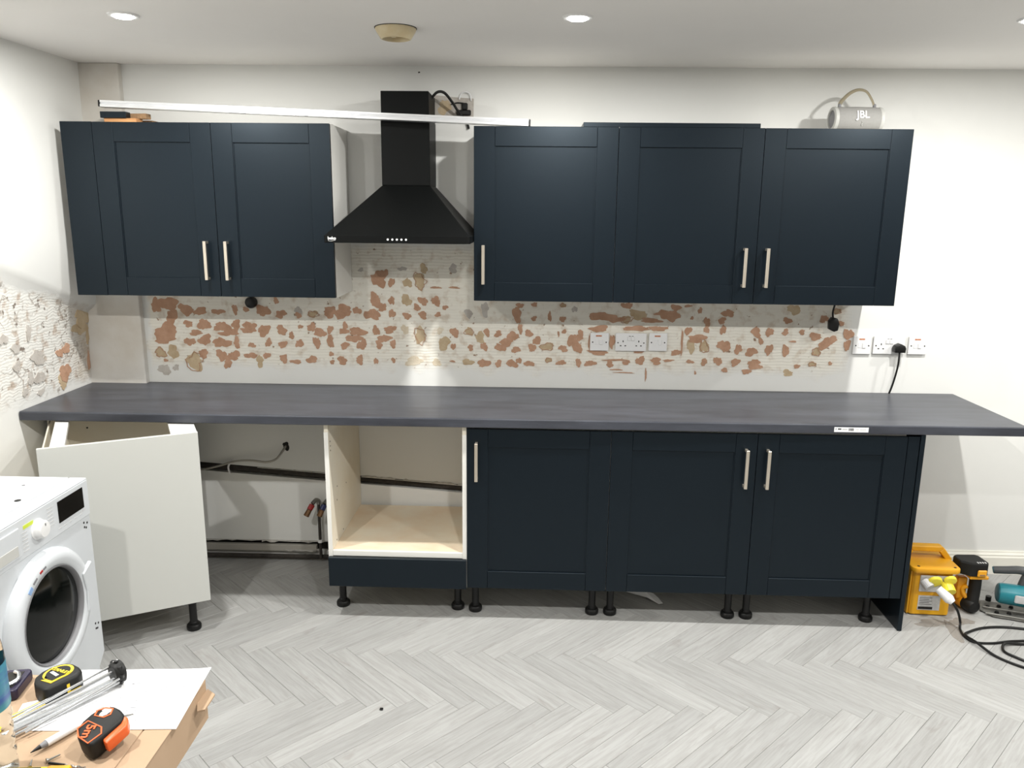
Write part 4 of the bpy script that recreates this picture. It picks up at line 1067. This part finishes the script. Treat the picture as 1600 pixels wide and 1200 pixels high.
# orange one
t, out, bd = tape_measure('tape_measure', 'black and orange five metre tape measure on the edge of the paper', (-.553, -2.424, TZ+.0025), math.radians(62), 'orange', False, .084, .066, .042, .26)
fr = [(-.039, -.024), (-.012, -.027), (-.002, -.014), (-.006, .022), (-.028, .024), (-.039, .006)]
bm = bmesh.new(); arc_strip(bm, fr, .0028, 'z', .0415, .0428); obj('face_line', bm, M['orange'], t)
fr = [(.006, .022), (.012, .002), (.024, -.004), (.036, .004), (.030, .02), (.016, .028)]
bm = bmesh.new(); arc_strip(bm, fr, .0030, 'z', .0415, .0428); obj('face_line', bm, M['orange'], t)
obj('lettering', text_bm('5m', .024, .0004, .0006, Matrix.Translation((-.022, -.001, .0432)) @ Matrix.Rotation(math.radians(-152), 4, 'Z')), M['orange'], t)
bm = bmesh.new(); prism(bm, [(u*.010+.024, v*.010+.011) for u, v in blob(1, 1, rg)], 'z', .0416, .0424); obj('scuff', bm, M['silver'], t)
bm = bmesh.new(); prism(bm, [(-.020, -.048), (.026, -.046), (.040, -.030), (.036, -.014), (.022, -.030), (-.018, -.033)], 'z', .010, .036, .004, 2); obj('brake_button', bm, M['orange'], t, True)

# bundle of rods in a black slotted cap
t = thing('rod_bundle', 'bundle of thin silver rods ending in a black slotted cap', 'rods', (-.628, -2.238, TZ+.002), 0)
ax = Vector((.62, .785, .0)).normalized()
Mx = Matrix.Translation((0, 0, .028)) @ ax.to_track_quat('Z', 'Y').to_matrix().to_4x4()
bm = bmesh.new(); lathe(bm, [(.010, -.004), (.021, -.004), (.024, 0), (.024, .016), (.021, .018), (.010, .018)], 20, Mx); obj('cap', bm, M['rubber'], t, True)
for k in range(8):
    a = k*PI/4; v = Mx @ Vector((.0235*math.cos(a), .0235*math.sin(a), .006)); 
    obj('cap_lug', box(v.x-.004, v.x+.004, v.y-.004, v.y+.004, v.z-.004, v.z+.004, .001), M['black'], t)
obj('cap_mark', tube(bmesh.new(), [Mx @ Vector((.004, .0235, .002)), Mx @ Vector((.004, .0245, .012))], .0022, 6, 1), M['white'], t)
sd = Vector((ax.y, -ax.x, 0))
for k, (off, z, r, ln) in enumerate(((-.020, .034, .0022, .215), (-.014, .040, .0022, .200), (-.004, .030, .0042, .225), (.006, .018, .0048, .235), (.012, .014, .0048, .225), (.020, .016, .0030, .215), (.024, .026, .0022, .19))):
    a = sd*off + Vector((0, 0, z)); b = a - ax*ln + sd*(off*.8); b.z = r+.002+.001*k
    obj('rod', tube(bmesh.new(), [a, (a+b)/2+Vector((0, 0, -.001)), b], r, 8, 4), M['bright_steel'], t, True)
# marker pen
t = thing('marker_pen', 'white marker pen with grey tip lying along the paper edge', 'pen', (-.632, -2.395, TZ+.002), math.atan2(.134, .071))
obj('barrel', tube(bmesh.new(), [(-.050, 0, .008), (.052, 0, .008)], .0072, 14, 1), M['white'], t, True)
obj('grip', cyl(bmesh.new(), (-.050, 0, .008), (-.062, 0, .008), .0068, 14, .0045), M['grey'], t)
obj('nib', cyl(bmesh.new(), (-.062, 0, .008), (-.080, 0, .0072), .0045, 12, .0008), M['black'], t)
obj('clip_ring', cyl(bmesh.new(), (.052, 0, .008), (.068, 0, .008), .0080, 14), M['steel'], t)
obj('clip', box(.046, .078, -.010, -.006, .004, .014, .001), M['bright_steel'], t)
# cabinet screws and oddments
def fixing(x, y, rz, label, n=1):
    t = thing('wood_screw', label, 'screw', (x, y, TZ+.0015), rz)
    obj('shank', cyl(bmesh.new(), (-.011, 0, .003), (.010, 0, .003), .0022, 8, .0014), M['steel'], t)
    obj('head', cyl(bmesh.new(), (-.014, 0, .0035), (-.010, 0, .0032), .0044, 10, .003), M['steel'], t)
fixing(-.548, -2.342, .5, 'short dark screw on the paper behind the orange tape measure')
fixing(-.556, -2.352, 1.8, 'crossed screw on the paper behind the orange tape measure')
fixing(-.622, -2.470, .9, 'small screw on bare cardboard beside the pen tip')
fixing(-.655, -2.488, 2.0, 'small screw on bare cardboard beside the water bottle')
t = thing('drill_bit', 'thin twist drill bit lying in front of the orange tape measure', 'drill bit', (-.586, -2.490, TZ+.0012), math.atan2(-.010, .073))
obj('shank', cyl(bmesh.new(), (-.038, 0, .0025), (-.006, 0, .0025), .0024, 10), M['black'], t)
hb = bmesh.new(); tube(hb, [(-.006+.0022*k, .0009*math.cos(k*1.05), .0025+.0009*math.sin(k*1.05)) for k in range(20)], .0017, 6, 2); obj('flute', hb, M['steel'], t)
t = thing('utility_knife', 'yellow handled knife lying at the front of the carton', 'knife', (-.640, -2.518, TZ+.001), math.radians(4))
obj('handle', box(-.075, .045, -.010, .010, 0, .014, .004, 2), M['yel'], t); obj('inlay', box(-.07, .02, -.006, .006, .0138, .0148, .0005), M['black'], t); obj('nose', box(.030, .072, -.011, .011, .001, .0155, .004, 2), M['drill_yel'], t)
# purple holder with a silver key
t = thing('hex_key_holder', 'dark purple holder with a bent silver hex key behind the bottle', 'hex key', (-.838, -2.262, TZ+.0005), math.radians(10))
bm = bmesh.new(); prism(bm, rrect(.055, .085, .010, 4), 'z', 0, .024, .004, 2); obj('holder', bm, M['purple'], t)
obj('slot', box(-.016, .016, -.03, .03, .0238, .0250, .0005), M['dark'], t)
obj('key', tube(bmesh.new(), [(-.03, -.06, .030), (.0, -.035, .030), (.018, -.012, .030), (.012, .012, .030), (.0, .022, .030)], .004, 8, 5), M['bright_steel'], t, True)
# water bottle
t = thing('water_bottle', 'clear plastic water bottle with blue and green label on the carton', 'bottle', (-.705, -2.520, TZ+.0004))
prof = [(.020, .004), (.036, 0), (.0415, .006), (.042, .02)]
z = .02
for k in range(4): prof += [(.042, z+.004), (.0395, z+.010), (.0395, z+.014), (.042, z+.020)]; z += .024
prof += [(.0425, .120), (.0425, .235), (.041, .255), (.034, .29), (.022, .315), (.0145, .33), (.0145, .35)]
bm = bmesh.new(); lathe(bm, prof, 40, None, False); obj('shell', bm, M['pet'], t, True)
bm = bmesh.new(); lathe(bm, [(.0430, .140), (.0434, .142), (.0434, .222), (.0430, .224)], 40, None, False); obj('label_band', bm, M['label_blue'], t, True)
bm = bmesh.new(); lathe(bm, [(.0165, .337), (.0168, .355), (.015, .357)], 24); obj('cap', bm, M['white'], t, True)
